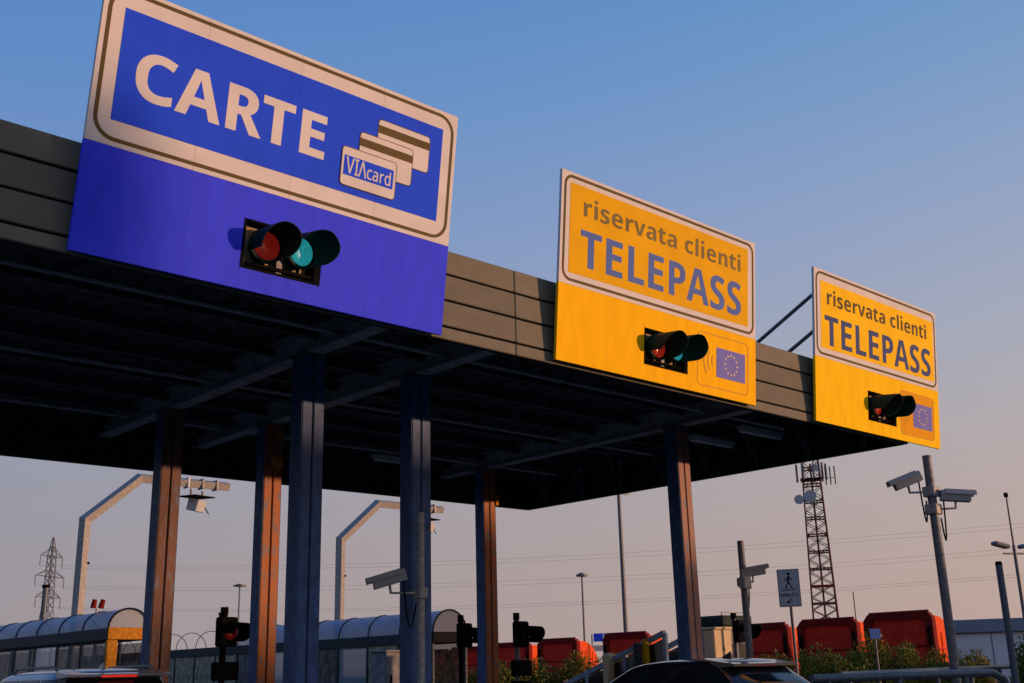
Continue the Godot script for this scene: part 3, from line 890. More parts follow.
func build_lane_gear() -> void:
	pole_signal("black pole signal with dim red lamp, between the silver car and orange column", V(9.05, 0.16, 16.6), 2.50, true, true, M.black_steel)
	pole_signal("black pole signal left of the rear column with a bracket", V(14.5, 0.16, 17.2), 2.48, false, false, M.black_steel)
	pole_signal("dark pole signal right of the rear column with a bracket", V(14.55, 0.16, 15.65), 2.44, false, true, M.pole_grey)
	pole_signal("teal backed pole signal beside the cream cabinet", V(20.2, 0.16, 14.87), 2.48, false, false, M.rail_blue)
	cctv("camera_pole", "slim grey pole with one camera pointing left against a column", V(8.76, 0.16, 11.15), 3.36, 0.048, [[2.36, 302.0, 16.0, 285.0, 0.42, 0.42]])
	cctv("camera_pole", "short grey pole with one camera pointing right beside the cream cabinet", V(15.6, 0.16, 11.22), 3.40, 0.06, [[2.72, 135.0, -8.0, 140.0, 0.40, 0.16]])
	cctv("camera_pole", "tall grey pole with two cameras facing opposite ways below the far yellow sign", V(14.5, 0.16, 7.22), 4.1, 0.062, [[3.60, 318.0, 20.0, 318.0, 0.38, 0.30], [3.36, 142.0, 6.0, 145.0, 0.38, 0.30]])
	# junction box on the middle pole
	tag(part(numbered("junction_box"), MB.new().box(V(15.50, 2.86, 11.12), Vector3(0.2, 0.2, 0.12), 0.015), M.camera_shell, self), "small grey junction box strapped to the short camera pole", "box")
	# pedestrian sign
	var s := thing("pedestrian_sign", "grey upright sign with walking figure on a thin post", "sign", V(21.22, 0.0, 14.08), -1.05)
	part("post", MB.new().cyl(Vector3.ZERO, Vector3(0, 3.0, 0), 0.035, 0.035, 10), M.pole_grey, s)
	part("plate", MB.new().box(Vector3(0, 3.15, 0.05), Vector3(0.47, 0.80, 0.02), 0.004), M.cabinet_grey, s)
	var face: Material = M.box_white
	part("face", MB.new().box(Vector3(0, 3.15, 0.0615), Vector3(0.43, 0.76, 0.003)), face, s)
	var man := MB.new()
	man.cyl(Vector3(0.01, 3.45, 0.063), Vector3(0.01, 3.45, 0.066), 0.032, 0.032, 12)
	for q in [[0.01, 3.41, -0.01, 3.28, 0.035], [-0.01, 3.28, 0.07, 3.14, 0.022], [-0.01, 3.28, -0.06, 3.14, 0.022], [0.0, 3.39, 0.08, 3.31, 0.016], [0.0, 3.39, -0.07, 3.30, 0.016]]:
		var a := Vector3(q[0], q[1], 0.0645)
		var b := Vector3(q[2], q[3], 0.0645)
		man.box((a + b) / 2, Vector3(q[4], a.distance_to(b), 0.003), 0.0, Basis(Vector3.BACK, -atan2(b.x - a.x, b.y - a.y)))
	part("walking_figure", man, M.black_steel, s)
	part("ground_line", MB.new().box(Vector3(0, 3.11, 0.0645), Vector3(0.32, 0.014, 0.003), 0.0, Basis(Vector3.BACK, 0.1)), M.black_steel, s)
	words("lettering", "senza T.S.", -0.19, 2.97, 0.19, 3.04, 0.0645, M.black_steel, s)
	part("arrow", MB.new().prism(PackedVector2Array([Vector2(-0.06, 2.82), Vector2(0.0, 2.84), Vector2(-0.012, 2.86), Vector2(0.05, 2.915), Vector2(0.035, 2.93), Vector2(-0.025, 2.875), Vector2(-0.04, 2.89)]), 0.063, 0.066), M.black_steel, s)
	# tubular barriers at the lower right
	var b := thing("tube_barrier", "blue-grey tubular barrier with a rounded end, nearest at lower right", "barrier", V(10.3, 0, 7.0))
	var e := V(13.35, 0, 6.2) - V(10.3, 0, 7.0)
	var u := e.normalized()
	part("rail", MB.new().tube([e * 0.12 + Vector3(0, 1.40, 0), e * 0.5 + Vector3(0, 1.4, 0), e + Vector3(0, 1.40, 0), e + u * 0.18 + Vector3(0, 1.33, 0), e + u * 0.26 + Vector3(0, 1.16, 0), e + u * 0.27 + Vector3(0, 0.0, 0)], 0.045, 12), M.rail_blue, b)
	part("rail", MB.new().tube([e * 0.12 + Vector3(0, 0.8, 0), e + u * 0.26 + Vector3(0, 0.8, 0)], 0.035, 10), M.rail_blue, b)
	for k in 4:
		part("post", MB.new().cyl(u * (0.6 + k * 1.05), u * (0.6 + k * 1.05) + Vector3(0, 1.39, 0), 0.035, 0.035, 10), M.rail_blue, b)
	var b2 := thing("tube_barrier", "blue-grey double rail barrier behind the rounded one, running to the right edge", "barrier", V(13.0, 0, 8.0))
	var e2 := V(26.5, 0, 10.6) - V(13.0, 0, 8.0)
	var u2 := e2.normalized()
	for y in [1.41, 0.95, 0.5]:
		part("rail", MB.new().tube([Vector3(0, y, 0), e2 + Vector3(0, y, 0)], 0.04, 10), M.rail_blue, b2)
	for k in 8:
		part("post", MB.new().cyl(u2 * (0.3 + k * 1.9), u2 * (0.3 + k * 1.9) + Vector3(0, 1.40, 0), 0.035, 0.035, 10), M.rail_blue, b2)
	# stair enclosure, posts, cabinet, booth
	var st := thing("stair_enclosure", "sloping pale blue stair enclosure with dark panes behind the black car", "stair cover", V(18.6, 0.16, 15.06))
	var top := 2.08
	var low := 1.02
	for x in [-0.5, 0.5]:
		part("sloping_rail", MB.new().tube([Vector3(x, top, 0), Vector3(x, low, -3.1)], 0.07, 4, true), M.pale_blue, st)
		part("side_pane", MB.new().prism(PackedVector2Array([Vector2(0.05, 0.85), Vector2(0.05, top - 0.12), Vector2(3.0, low - 0.06), Vector2(3.0, 0.85)]), -0.01, 0.01, Transform3D(Basis(Vector3(0, 0, -1), Vector3.UP, Vector3.RIGHT), Vector3(x, 0, 0))), M.tinted_glass, st)
		part("side_wall", MB.new().box(Vector3(x, 0.42, -1.55), Vector3(0.12, 0.84, 3.1)), M.concrete, st)
		for z in [-0.0, -1.1, -2.2, -3.1]:
			part("post", MB.new().box(Vector3(x, (lerpf(top, low, -z / 3.1)) / 2, z), Vector3(0.09, lerpf(top, low, -z / 3.1) - 0.02, 0.09), 0.01), M.pale_blue, st)
	tag(part(numbered("marker_post"), MB.new().box(V(18.02, 1.13, 15.52), Vector3(0.13, 1.95, 0.13), 0.02).box(V(18.02, 2.12, 15.52), Vector3(0.10, 0.03, 0.10), 0.01), M.yellow_post, self), "yellow square post in front of the stair enclosure", "post")
	tag(part(numbered("marker_post"), MB.new().box(V(17.88, 1.1, 15.62), Vector3(0.14, 1.88, 0.14), 0.02).box(V(17.88, 2.05, 15.62), Vector3(0.10, 0.03, 0.10), 0.01), M.gutter, self), "dark grey square post beside the yellow post", "post")
	tag(part(numbered("marker_post"), MB.new().box(V(18.0, 1.0, 16.55), Vector3(0.22, 1.72, 0.16), 0.02).box(V(18.0, 1.87, 16.55), Vector3(0.18, 0.03, 0.12), 0.01), M.cream, self), "short beige concrete post left of the yellow post", "post")
	var c := thing("electrical_cabinet", "cream cabinet with a small warning triangle right of the brown column", "cabinet", V(20.28, 0.16, 15.4))
	part("case", MB.new().box(Vector3(0, 1.08, 0), Vector3(0.62, 2.16, 0.3), 0.02), M.cream, c)
	part("lid", MB.new().box(Vector3(0, 2.19, 0), Vector3(0.68, 0.05, 0.36), 0.015), M.cream, c)
	part("plinth", MB.new().box(Vector3(0, 0.05, 0.02), Vector3(0.66, 0.1, 0.34)), M.concrete, c)
	part("warning_triangle", MB.new().prism(PackedVector2Array([Vector2(-0.06, 1.72), Vector2(0.06, 1.72), Vector2(0, 1.84)]), 0.15, 0.154), M.letter_brown, c)
	var bo := thing("toll_booth", "low booth with dark green slab roof behind the cream cabinet", "booth", V(24.0, 0.0, 18.0))
	part("roof", MB.new().box(Vector3(0, 2.66, 0), Vector3(1.25, 0.26, 0.9), 0.03), M.roof_green, bo)
	part("roof_rail", MB.new().tube([Vector3(-0.58, 2.78, 0.4), Vector3(-0.58, 2.86, 0.4), Vector3(0.58, 2.86, 0.4), Vector3(0.58, 2.78, 0.4)], 0.02, 6), M.galvanised, bo)
	part("wall", MB.new().box(Vector3(0, 1.26, 0), Vector3(1.0, 2.52, 0.7)), M.cabinet_grey, bo)
	part("window", MB.new().box(Vector3(0, 1.65, 0.353), Vector3(0.8, 0.9, 0.006)), M.tinted_glass, bo)
	part("door", MB.new().box(Vector3(-0.503, 1.1, 0), Vector3(0.006, 2.0, 0.55)), M.gutter, bo)
	var gc := thing("grey_cabinet", "plain grey cabinet standing in front of the long shelter", "cabinet", V(16.25, 0.16, 21.6))
	part("case", MB.new().box(Vector3(0, 0.95, 0), Vector3(1.05, 1.9, 0.6), 0.02), M.cabinet_grey, gc)
	part("lid", MB.new().box(Vector3(0, 1.925, 0), Vector3(1.12, 0.05, 0.68), 0.012), M.cabinet_grey, gc)
	part("door_handle", MB.new().box(Vector3(-0.38, 1.3, 0.31), Vector3(0.05, 0.2, 0.03), 0.008), M.black_steel, gc)
	var rs := thing("beacon", "small red twin beacon on the roof of the orange-framed shelter", "beacon", V(10.9, 3.12, 26.0))
	part("stem", MB.new().cyl(Vector3(0, -0.1, 0), Vector3(0, 0.1, 0), 0.03, 0.03, 8), M.box_white, rs)
	for k in 2:
		part("lamp", MB.new().cyl(Vector3(-0.09 + 0.18 * k, 0.1, 0), Vector3(-0.07 + 0.2 * k, 0.30, 0.02), 0.07, 0.05, 10), M.truck_dark, rs)

# ---------------------------------------------------------------- cars
func car(called: String, label: String, at: Vector3, o: Dictionary, paint: Material) -> Node3D:
	# local: rear bumper at z = 0, front at z = -L, x to the right
	var t := thing(called, label, "car", at)
	var L: float = o.L
	var hw: float = o.hw
	var N := 48
	var lev := func(y: float, levels: Array) -> Array:
		for i in levels.size() - 1:
			if y <= levels[i + 1][0]:
				var f: float = clampf((y - levels[i][0]) / (levels[i + 1][0] - levels[i][0]), 0, 1)
				var r := []
				for k in 5: r.append(lerpf(levels[i][k], levels[i + 1][k], f))
				return r
		return levels[-1]
	var at_ring := func(q: Array, a: float, off: float) -> Vector3:
		var c := cos(a)
		var s := sin(a)
		var e: float = 2.0 / q[4]
		var half: float = (q[1] - q[2]) / 2
		return Vector3(signf(c) * pow(absf(c), e) * (q[3] + off), q[0], (q[1] + q[2]) / 2 + signf(s) * pow(absf(s), e) * (half + off))
	# levels: y, z rear, z front, half width, roundness
	var body := [[0.24, -0.25, -L + 0.3, hw - 0.12, 5.0], [0.34, -0.06, -L + 0.08, hw - 0.03, 5.0], [0.55, 0.0, -L, hw, 5.0], [0.72, -0.02, -L + 0.02, hw, 5.0], [o.belt - 0.06, -0.05, -L + 0.10, hw - 0.015, 4.5], [o.belt, -0.10, -L + 0.22, hw - 0.05, 4.5]]
	var rows := []
	for q in body:
		var row := []
		for j in N: row.append(at_ring.call(q, TAU * j / N, 0.0))
		rows.append(row)
	for f in [0.93, 0.6, 0.02]:
		var q: Array = body[-1].duplicate()
		var row := []
		for j in N:
			var p: Vector3 = at_ring.call(q, TAU * j / N, 0.0)
			row.append(Vector3(p.x * f, o.belt + 0.025 * (1 - f), (p.z + L / 2) * f - L / 2))
		rows.append(row)
	part("body", MB.new().grid(rows, true, Vector3(0, 0.55, -L / 2)), paint, t)
	var b: float = o.belt - 0.02
	var R: float = o.roof
	var cab := [[b, o.rear0, o.front0, hw - 0.07, 6.0], [b + (R - b) * 0.5, lerpf(o.rear0, o.rear1, 0.45), lerpf(o.front0, o.front1, 0.5), hw - 0.14, 6.0], [R - 0.10, o.rear1, o.front1, hw - 0.22, 5.5], [R - 0.055, o.rear1 - 0.03, o.front1 + 0.16, hw - 0.26, 5.0], [R - 0.022, o.rear1 - 0.14, o.front1 + 0.42, hw - 0.36, 4.0], [R, o.rear1 - 0.5, o.front1 + 0.9, hw - 0.6, 3.0], [R + 0.004, o.rear1 - 0.9, o.front1 + 1.2, 0.05, 2.0]]
	rows = []
	for y in [b, b + (R - b) * 0.25, b + (R - b) * 0.5, b + (R - b) * 0.7, R - 0.10, R - 0.055, R - 0.022, R, R + 0.004]:
		var q: Array = lev.call(y, cab)
		var row := []
		for j in N: row.append(at_ring.call(q, TAU * j / N, 0.0))
		rows.append(row)
	part("cabin", MB.new().grid(rows, true, Vector3(0, b, -L / 2)), paint, t)
	# glass: patches lying just outside the cabin skin
	var glass := func(called2: String, y0: float, y1: float, a0: float, a1: float) -> void:
		var g := []
		for i in 7:
			var q: Array = lev.call(lerpf(y0, y1, i / 6.0), cab)
			var row := []
			for j in 11: row.append(at_ring.call(q, lerpf(a0, a1, j / 10.0), 0.008))
			g.append(row)
		part(called2, MB.new().grid(g, false, Vector3(0, b, -L / 2)), M.tinted_glass, t)
	var ang := func(f: float) -> float:  # share of the half length, rear positive, to ring angle
		return asin(signf(f) * pow(absf(f), 3.0))
	var y0: float = b + 0.06
	var y1: float = R - 0.125
	glass.call("rear_window", y0 + 0.04, y1, PI / 2 - ang.call(0.83), PI / 2 + ang.call(0.83))
	glass.call("windscreen", y0, y1, -PI / 2 - ang.call(0.86), -PI / 2 + ang.call(0.86))
	for q in [[-0.80, -0.12], [-0.05, 0.50], [0.56, 0.84]]:
		glass.call("side_window", y0, y1, ang.call(q[0]), ang.call(q[1]))
		glass.call("side_window", y0, y1, PI - ang.call(q[1]), PI - ang.call(q[0]))
	for s in [-1.0, 1.0]:
		for z in [-0.78, -L + 0.88]:
			var w := Node3D.new()
			w.name = "wheel"
			t.add_child(w, true)
			w.position = Vector3(s * (hw - 0.10), 0.33, z)
			part("tyre", MB.new().cyl(Vector3(-0.11, 0, 0), Vector3(0.11, 0, 0), 0.33, 0.33, 24), M.rubber, w)
			part("rim", MB.new().cyl(Vector3(s * 0.09, 0, 0), Vector3(s * 0.118, 0, 0), 0.22, 0.20, 20), M.rim, w)
		part("tail_lamp", MB.new().box(Vector3(s * (hw - 0.17), o.belt - 0.14, -0.035), Vector3(0.22, 0.24, 0.09), 0.03), M.tail_lamp, t)
		part("door_mirror", MB.new().box(Vector3(s * (hw + 0.06), o.belt + 0.06, o.front0 + 0.35), Vector3(0.2, 0.13, 0.1), 0.04), paint, t)
	part("number_plate", MB.new().box(Vector3(0, 0.62, 0.006), Vector3(0.5, 0.11, 0.012), 0.003), M.white_paint, t)
	part("bumper", MB.new().box(Vector3(0, 0.40, -0.01), Vector3(hw * 1.5, 0.16, 0.08), 0.03), M.black_steel, t)
	# spoiler with the third brake light
	var sp := PackedVector2Array([Vector2(-0.26, -0.005), Vector2(0.10, -0.055), Vector2(0.10, -0.085), Vector2(-0.20, -0.10)])
	part("roof_spoiler", MB.new().prism(sp, -(hw - 0.27), hw - 0.27, Transform3D(Basis(Vector3.BACK, Vector3.UP, Vector3.LEFT), Vector3(0, R - 0.02, o.rear1))), paint, t)
	part("brake_light", MB.new().box(Vector3(0, R - 0.098, o.rear1 + 0.085), Vector3(0.46, 0.036, 0.04), 0.01), M.brake_light if o.brake else M.tail_lamp, t)
	if o.rails:
		for s in [-1.0, 1.0]:
			part("roof_rail", MB.new().tube([Vector3(s * (hw - 0.31), R - 0.05, o.rear1 - 0.25), Vector3(s * (hw - 0.31), R + 0.02, o.rear1 - 0.4), Vector3(s * (hw - 0.31), R + 0.02, o.front1 + 0.6), Vector3(s * (hw - 0.31), R - 0.05, o.front1 + 0.45)], 0.018, 8), M.galvanised, t)
	var fin := PackedVector2Array([Vector2(-0.1, 0), Vector2(0.07, 0), Vector2(0.05, 0.075)])
	part("roof_aerial", MB.new().prism(fin, -0.015, 0.015, Transform3D(Basis(Vector3.BACK, Vector3.UP, Vector3.LEFT), Vector3(0, R - 0.004, o.rear1 - 0.45))), paint, t)
	return t

func build_cars() -> void:
	car("parked_car", "silver-blue car with lit red brake light at the lower left", V(6.15, 0.012, 13.5), {"L": 4.4, "hw": 0.93, "belt": 1.10, "roof": 1.72, "rear0": -0.10, "rear1": -0.42, "front0": -3.45, "front1": -2.65, "brake": true, "rails": true}, M.suv_paint)
	car("parked_car", "black hatchback with dark glass under the nearer yellow sign", V(11.5, 0.012, 7.4), {"L": 4.1, "hw": 0.90, "belt": 1.05, "roof": 1.64, "rear0": -0.16, "rear1": -0.75, "front0": -3.2, "front1": -2.35, "brake": false, "rails": false}, M.black_paint)

# ---------------------------------------------------------------- red trucks
func build_trucks() -> void:
	var L := ["red trailer with dark rimmed tailgate, nearest and largest, behind the two-camera pole", "red trailer under the lattice mast, second from the right", "red trailer behind the short camera pole, third from the right", "red trailer right of the tall thin mast, behind the yellow post", "red trailer left of the tall thin mast", "red trailer behind the right of the two middle pole signals", "red trailer directly behind the rear column with a bracket", "farthest red trailer, just right of the column with the camera pole"]
	var P := [[37.8, 20.7, 61.3], [39.9, 24.9, 58.0], [41.0, 28.8, 54.9], [41.9, 37.3, 48.3], [44.6, 44.7, 44.9], [47.0, 51.0, 42.7], [50.4, 59.3, 40.4], [52.8, 65.6, 38.8]]
	var first: Node3D = null
	for i in P.size():
		var az: float = P[i][2] + [15.0, 19.0, 24.0, 26.0, 28.0, 29.0, 29.0, 29.0][i]
		var jog := rng.randf_range(-2.0, 2.0)
		if first == null:
			first = refuse_trailer(L[i], V(P[i][0], 0.012, P[i][1]), -deg_to_rad(az + jog))
		else:
			copy_of(first, V(P[i][0], 0.012, P[i][1]), -deg_to_rad(az + jog), L[i])

func refuse_trailer(label: String, at: Vector3, turn: float) -> Node3D:
	var t := thing("refuse_trailer", label, "trailer", at, turn, "red trailers parked in a row")
	# tailgate: recessed panel inside a heavy rim
	part("tailgate_panel", MB.new().box(Vector3(0, 2.1, -0.02), Vector3(2.1, 1.95, 0.10), 0.02), M.truck_red, t)
	part("tailgate_panel", MB.new().box(Vector3(0, 0.98, -0.05), Vector3(2.05, 0.26, 0.12), 0.02), M.truck_red, t)
	var o := PackedVector2Array([Vector2(-1.22, 0.85), Vector2(-1.22, 2.95), Vector2(-1.05, 3.18), Vector2(1.08, 3.20), Vector2(1.22, 3.02), Vector2(1.22, 0.85)])
	var n := PackedVector2Array([Vector2(-0.93, 0.98), Vector2(-0.93, 2.80), Vector2(-0.85, 2.98), Vector2(0.88, 2.98), Vector2(0.95, 2.84), Vector2(0.95, 0.98)])
	part("tailgate_rim", MB.new().ring(o, n, -0.30, 0.12), M.truck_dark, t)
	part("top_roll", MB.new().cyl(Vector3(-1.0, 3.17, 0.02), Vector3(1.1, 3.19, 0.02), 0.09, 0.09, 12), M.truck_dark, t)
	part("cross_rail", MB.new().box(Vector3(0, 2.05, 0.045), Vector3(1.9, 0.06, 0.05), 0.01), M.truck_dark, t)
	for s in [-1.0, 1.0]:
		part("hinge_arm", MB.new().box(Vector3(s * 1.08, 2.35, 0.15), Vector3(0.12, 0.7, 0.06), 0.02), M.black_steel, t)
		part("tail_lamp", MB.new().box(Vector3(s * 0.45, 1.75, 0.04), Vector3(0.12, 0.08, 0.03), 0.01), M.box_white, t)
		part("lamp_bar", MB.new().box(Vector3(s * 0.9, 0.75, 0.0), Vector3(0.4, 0.12, 0.06), 0.01), M.tail_lamp, t)
	# body whose top curves down towards the front
	var prof := PackedVector2Array()
	prof.append(Vector2(0.05, 0.85))
	prof.append(Vector2(0.05, 3.10))
	for k in 9:
		var a := PI / 2 * k / 8.0
		prof.append(Vector2(0.65 + 2.0 * sin(a), 1.75 + 1.33 * cos(a)))
	prof.append(Vector2(2.65, 0.85))
	var side := Transform3D(Basis(Vector3(0, 0, -1), Vector3.UP, Vector3.RIGHT), Vector3(0, 0, -0.02))
	var bd := part("body", MB.new().prism(prof, -1.17, 1.17, side), M.truck_orange, t)
	bd.set_meta("label", "orange body with a top that curves down to the front")
	for z in [-0.95, -1.9]:
		for s in [-1.19, 1.19]:
			part("side_rib", MB.new().box(Vector3(s, 1.7, z), Vector3(0.04, 1.6, 0.07), 0.01), M.truck_orange, t)
	for s in [-1.19, 1.19]:
		part("side_rail", MB.new().box(Vector3(s, 1.95, -1.3), Vector3(0.05, 0.05, 2.3), 0.01), M.truck_red, t)
	part("drawbar", MB.new().tube([Vector3(-0.4, 0.62, -3.1), Vector3(0, 0.6, -4.2), Vector3(0.4, 0.62, -3.1)], 0.06, 6), M.black_steel, t)
	part("chassis", MB.new().box(Vector3(0, 0.68, -1.6), Vector3(0.9, 0.3, 3.2)), M.black_steel, t)
	for s in [-1.0, 1.0]:
		for z in [-0.75, -1.95]:
			var w := Node3D.new()
			w.name = "wheel"
			t.add_child(w, true)
			w.position = Vector3(s * 0.98, 0.5, z)
			part("tyre", MB.new().cyl(Vector3(-0.15, 0, 0), Vector3(0.15, 0, 0), 0.5, 0.5, 20), M.rubber, w)
			part("rim", MB.new().cyl(Vector3(s * 0.12, 0, 0), Vector3(s * 0.158, 0, 0), 0.29, 0.27, 16), M.rim, w)
	return t

# ---------------------------------------------------------------- far things
func lattice(mb: MB, a0: Vector3, hw0: float, a1: Vector3, hw1: float, bays: int, r: float, legs: Array) -> void:
	for k in 4:
		var s := Vector2([-1, 1, 1, -1][k], [-1, -1, 1, 1][k])
		var s2 := Vector2([-1, 1, 1, -1][(k + 1) % 4], [-1, -1, 1, 1][(k + 1) % 4])
		var p0 := a0 + Vector3(s.x * hw0, 0, s.y * hw0)
		var p1 := a1 + Vector3(s.x * hw1, 0, s.y * hw1)
		legs.append([p0, p1])
		var q0 := a0 + Vector3(s2.x * hw0, 0, s2.y * hw0)
		var q1 := a1 + Vector3(s2.x * hw1, 0, s2.y * hw1)
		for i in bays:
			var f0 := float(i) / bays
			var f1 := float(i + 1) / bays
			mb.cyl(p0.lerp(p1, f0), q0.lerp(q1, f1), r, r, 4, false)
			mb.cyl(q0.lerp(q1, f0), p0.lerp(p1, f1), r, r, 4, false)

func build_background() -> void:
	# telecom mast
	var t := thing("lattice_mast", "red and grey lattice telecom mast with dishes behind the red trailers", "mast", V(153.7, 0, 96.0), -1.0)
	var br := MB.new()
	var legs := []
	lattice(br, Vector3.ZERO, 2.0, Vector3(0, 34, 0), 1.25, 18, 0.06, legs)
	for l in legs: part("leg", MB.new().cyl(l[0], l[1], 0.17, 0.13, 6), M.tower_steel, t)
	part("bracing", br, M.tower_steel, t).set_meta("kind", "stuff")
	for i in 13:
		var y := 2.6 * (i + 1)
		var h := lerpf(2.0, 1.25, y / 34.0)
		var rg := MB.new()
		for s in [-1.0, 1.0]:
			rg.box(Vector3(0, y, s * h), Vector3(h * 2, 0.22, 0.14)).box(Vector3(s * h, y, 0), Vector3(0.14, 0.22, h * 2))
		part("ring_beam", rg, M.tower_red if i % 3 == 1 or i > 9 else M.tower_steel, t)
	part("ladder", MB.new().box(Vector3(0, 16, 0.2), Vector3(0.3, 32, 0.1)), M.tower_steel, t)
	part("platform", MB.new().box(Vector3(0, 29.5, 0), Vector3(3.4, 0.12, 3.4)), M.tower_steel, t)
	for a in [[-2.2, 26.2, 0.75], [-0.5, 26.6, 0.95], [0.6, 31.0, 0.6]]:
		var d := part("dish", MB.new().cyl(Vector3(a[0], a[1], 1.6), Vector3(a[0], a[1], 2.1), a[2] * 0.6, a[2], 18), M.box_white, t)
		d.set_meta("label", "pale drum dish")
	for k in 9:
		var an := TAU * k / 9
		var p := Vector3(cos(an) * 2.3, 30.6, sin(an) * 2.3)
		part("panel_antenna", MB.new().box(p, Vector3(0.32, 2.6, 0.2), 0.03, Basis(Vector3.UP, -an)), M.cabinet_grey, t)
	for k in 3:
		part("side_antenna", MB.new().cyl(Vector3(2.2 + 0.7 * k, 28.5, 0), Vector3(2.2 + 0.7 * k, 31.4, 0), 0.10, 0.12, 6).box(Vector3(1.7 + 0.35 * k, 29.6, 0), Vector3(1.1 + 0.7 * k, 0.08, 0.08)), M.tower_steel, t)
	part("equipment_box", MB.new().box(Vector3(-0.4, 5.0, 0.8), Vector3(1.5, 1.9, 1.2), 0.05), M.cabinet_grey, t)
	part("whip", MB.new().cyl(Vector3(4.4, 0, 0), Vector3(4.4, 12.0, 0), 0.09, 0.09, 6), M.tower_steel, t)

	# power line: pylon in view, the next one off to the right
	var p0 := V(134, 0, 357)
	var p1 := V(318.0, 0, 86)
	var arm_y := [40.0, 33.8, 27.5]
	var arm_w := [5.6, 7.2, 6.2]
	var dirw := (p1 - p0).normalized()
	var across := Vector3(-dirw.z, 0, dirw.x)
	for i in 2:
		var py := thing("power_pylon", ["tall lattice power pylon with three cross arms at far left", "lattice power pylon standing off beyond the right edge"][i], "pylon", [p0, p1][i], atan2(-across.z, across.x), "power pylons")
		var lg := []
		var bm := MB.new()
		lattice(bm, Vector3.ZERO, 3.4, Vector3(0, 24, 0), 1.2, 6, 0.09, lg)
		lattice(bm, Vector3(0, 24, 0), 1.2, Vector3(0, 41, 0), 0.9, 7, 0.08, lg)
		lattice(bm, Vector3(0, 41, 0), 0.9, Vector3(0, 46, 0), 0.1, 2, 0.07, lg)
		for l in lg: part("leg", MB.new().cyl(l[0], l[1], 0.16, 0.14, 5), M.pylon_steel, py)
		part("bracing", bm, M.pylon_steel, py).set_meta("kind", "stuff")
		for k in 3:
			var am := MB.new()
			for s in [-1.0, 1.0]:
				for z in [-0.8, 0.8]:
					am.cyl(Vector3(0, arm_y[k], z), Vector3(s * arm_w[k], arm_y[k], 0), 0.11, 0.09, 5)
					am.cyl(Vector3(s * 0.9, arm_y[k] + 2.2, z), Vector3(s * arm_w[k], arm_y[k], 0), 0.11, 0.09, 5)
			part("cross_arm", am, M.pylon_steel, py)
			for s in [-1.0, 1.0]:
				part("insulator", MB.new().cyl(Vector3(s * arm_w[k], arm_y[k], 0), Vector3(s * arm_w[k], arm_y[k] - 3.2, 0), 0.14, 0.14, 6), M.pole_grey, py)
	for k in 3:
		for s in [-1.0, 1.0]:
			var a: Vector3 = p0 + across * s * arm_w[k] + Vector3(0, arm_y[k] - 3.2, 0)
			var b: Vector3 = p1 + across * s * arm_w[k] + Vector3(0, arm_y[k] - 3.2, 0)
			var path := []
			for i in 25:
				var f := i / 24.0
				path.append(a.lerp(b, f) - Vector3(0, 5.0 * 4 * f * (1 - f), 0))
			var w := part(numbered("power_line"), MB.new().tube(path, 0.022, 4), M.pylon_steel, self)
			tag(w, "%s thin power line across the sky, on the %s side of the pylon" % [["uppermost", "middle", "lowest"][k], "left" if s < 0 else "right"], "cable", "power lines")

	# lamp masts
	for a in [[66.4, 63.5, 8.95, 0.07, 0.5, "slim lamp mast with flat round head above the left red trailers"], [66.7, 119.0, 12.1, 0.09, 0.8, "distant lamp mast with flat round head left of the orange column"]]:
		var l := thing("lamp_mast", a[5], "lamp post", V(a[0], 0, a[1]), 0.0, "lamp masts in the distance")
		part("mast", MB.new().cyl(Vector3.ZERO, Vector3(0, a[2], 0), a[3] * 1.3, a[3], 8), M.pole_grey, l)
		part("lamp_head", MB.new().cyl(Vector3(0, a[2], 0), Vector3(0, a[2] + 0.18, 0), a[4], 0.12, 14).cyl(Vector3(0, a[2] - 0.12, 0), Vector3(0, a[2], 0), a[4] * 0.9, a[4], 14), M.pole_grey, l)
	var tm := thing("tall_mast", "tall thin bare mast between the red trailers in mid picture", "lamp post", V(52.5, 0, 46.7))
	part("mast", MB.new().cyl(Vector3.ZERO, Vector3(0, 12.6, 0), 0.16, 0.11, 10), M.pole_grey, tm)
	part("crossbar", MB.new().box(Vector3(0, 12.2, 0), Vector3(1.8, 0.1, 0.1)), M.pole_grey, tm)
	for s in [-1.0, 1.0]:
		part("flood_light", MB.new().box(Vector3(s * 0.75, 12.36, 0.1), Vector3(0.4, 0.2, 0.3), 0.03), M.pole_grey, tm)
	var fm := thing("flood_mast", "mast with two flood lights and a thin top at the right edge", "lamp post", V(60.9, 0, 26.1))
	part("mast", MB.new().cyl(Vector3.ZERO, Vector3(0, 7.4, 0), 0.11, 0.09, 10).cyl(Vector3(0, 7.4, 0), Vector3(0, 10.0, 0), 0.06, 0.045, 8), M.pole_grey, fm)
	part("top_sensor", MB.new().box(Vector3(-0.03, 10.1, 0), Vector3(0.22, 0.26, 0.2), 0.05), M.black_steel, fm)
	part("bracket", MB.new().tube([Vector3(-0.7, 6.95, -0.3), Vector3(0.7, 6.95, 0.3)], 0.05, 6), M.pole_grey, fm)
	for s in [-1.0, 1.0]:
		part("flood_light", MB.new().box(Vector3(s * 0.8, 7.4, s * 0.35), Vector3(1.0, 0.22, 0.5), 0.08, Basis(Vector3.UP, -0.4) * Basis(Vector3.BACK, s * 0.2)), M.cabinet_grey, fm)
	var sp := thing("bare_pole", "plain dark blue-grey pole left of the flood mast", "pole", V(20.3, 0, 9.02))
	part("pole", MB.new().cyl(Vector3.ZERO, Vector3(0, 3.2, 0), 0.066, 0.06, 12), M.rail_blue, sp)
	part("pole_cap", MB.new().cyl(Vector3(0, 3.18, 0), Vector3(0, 3.24, 0), 0.066, 0.05, 12), M.black_steel, sp)
	var dm := thing("dark_mast", "thick dark mast standing in front of the power pylon", "mast", V(23.1, 0, 62.0))
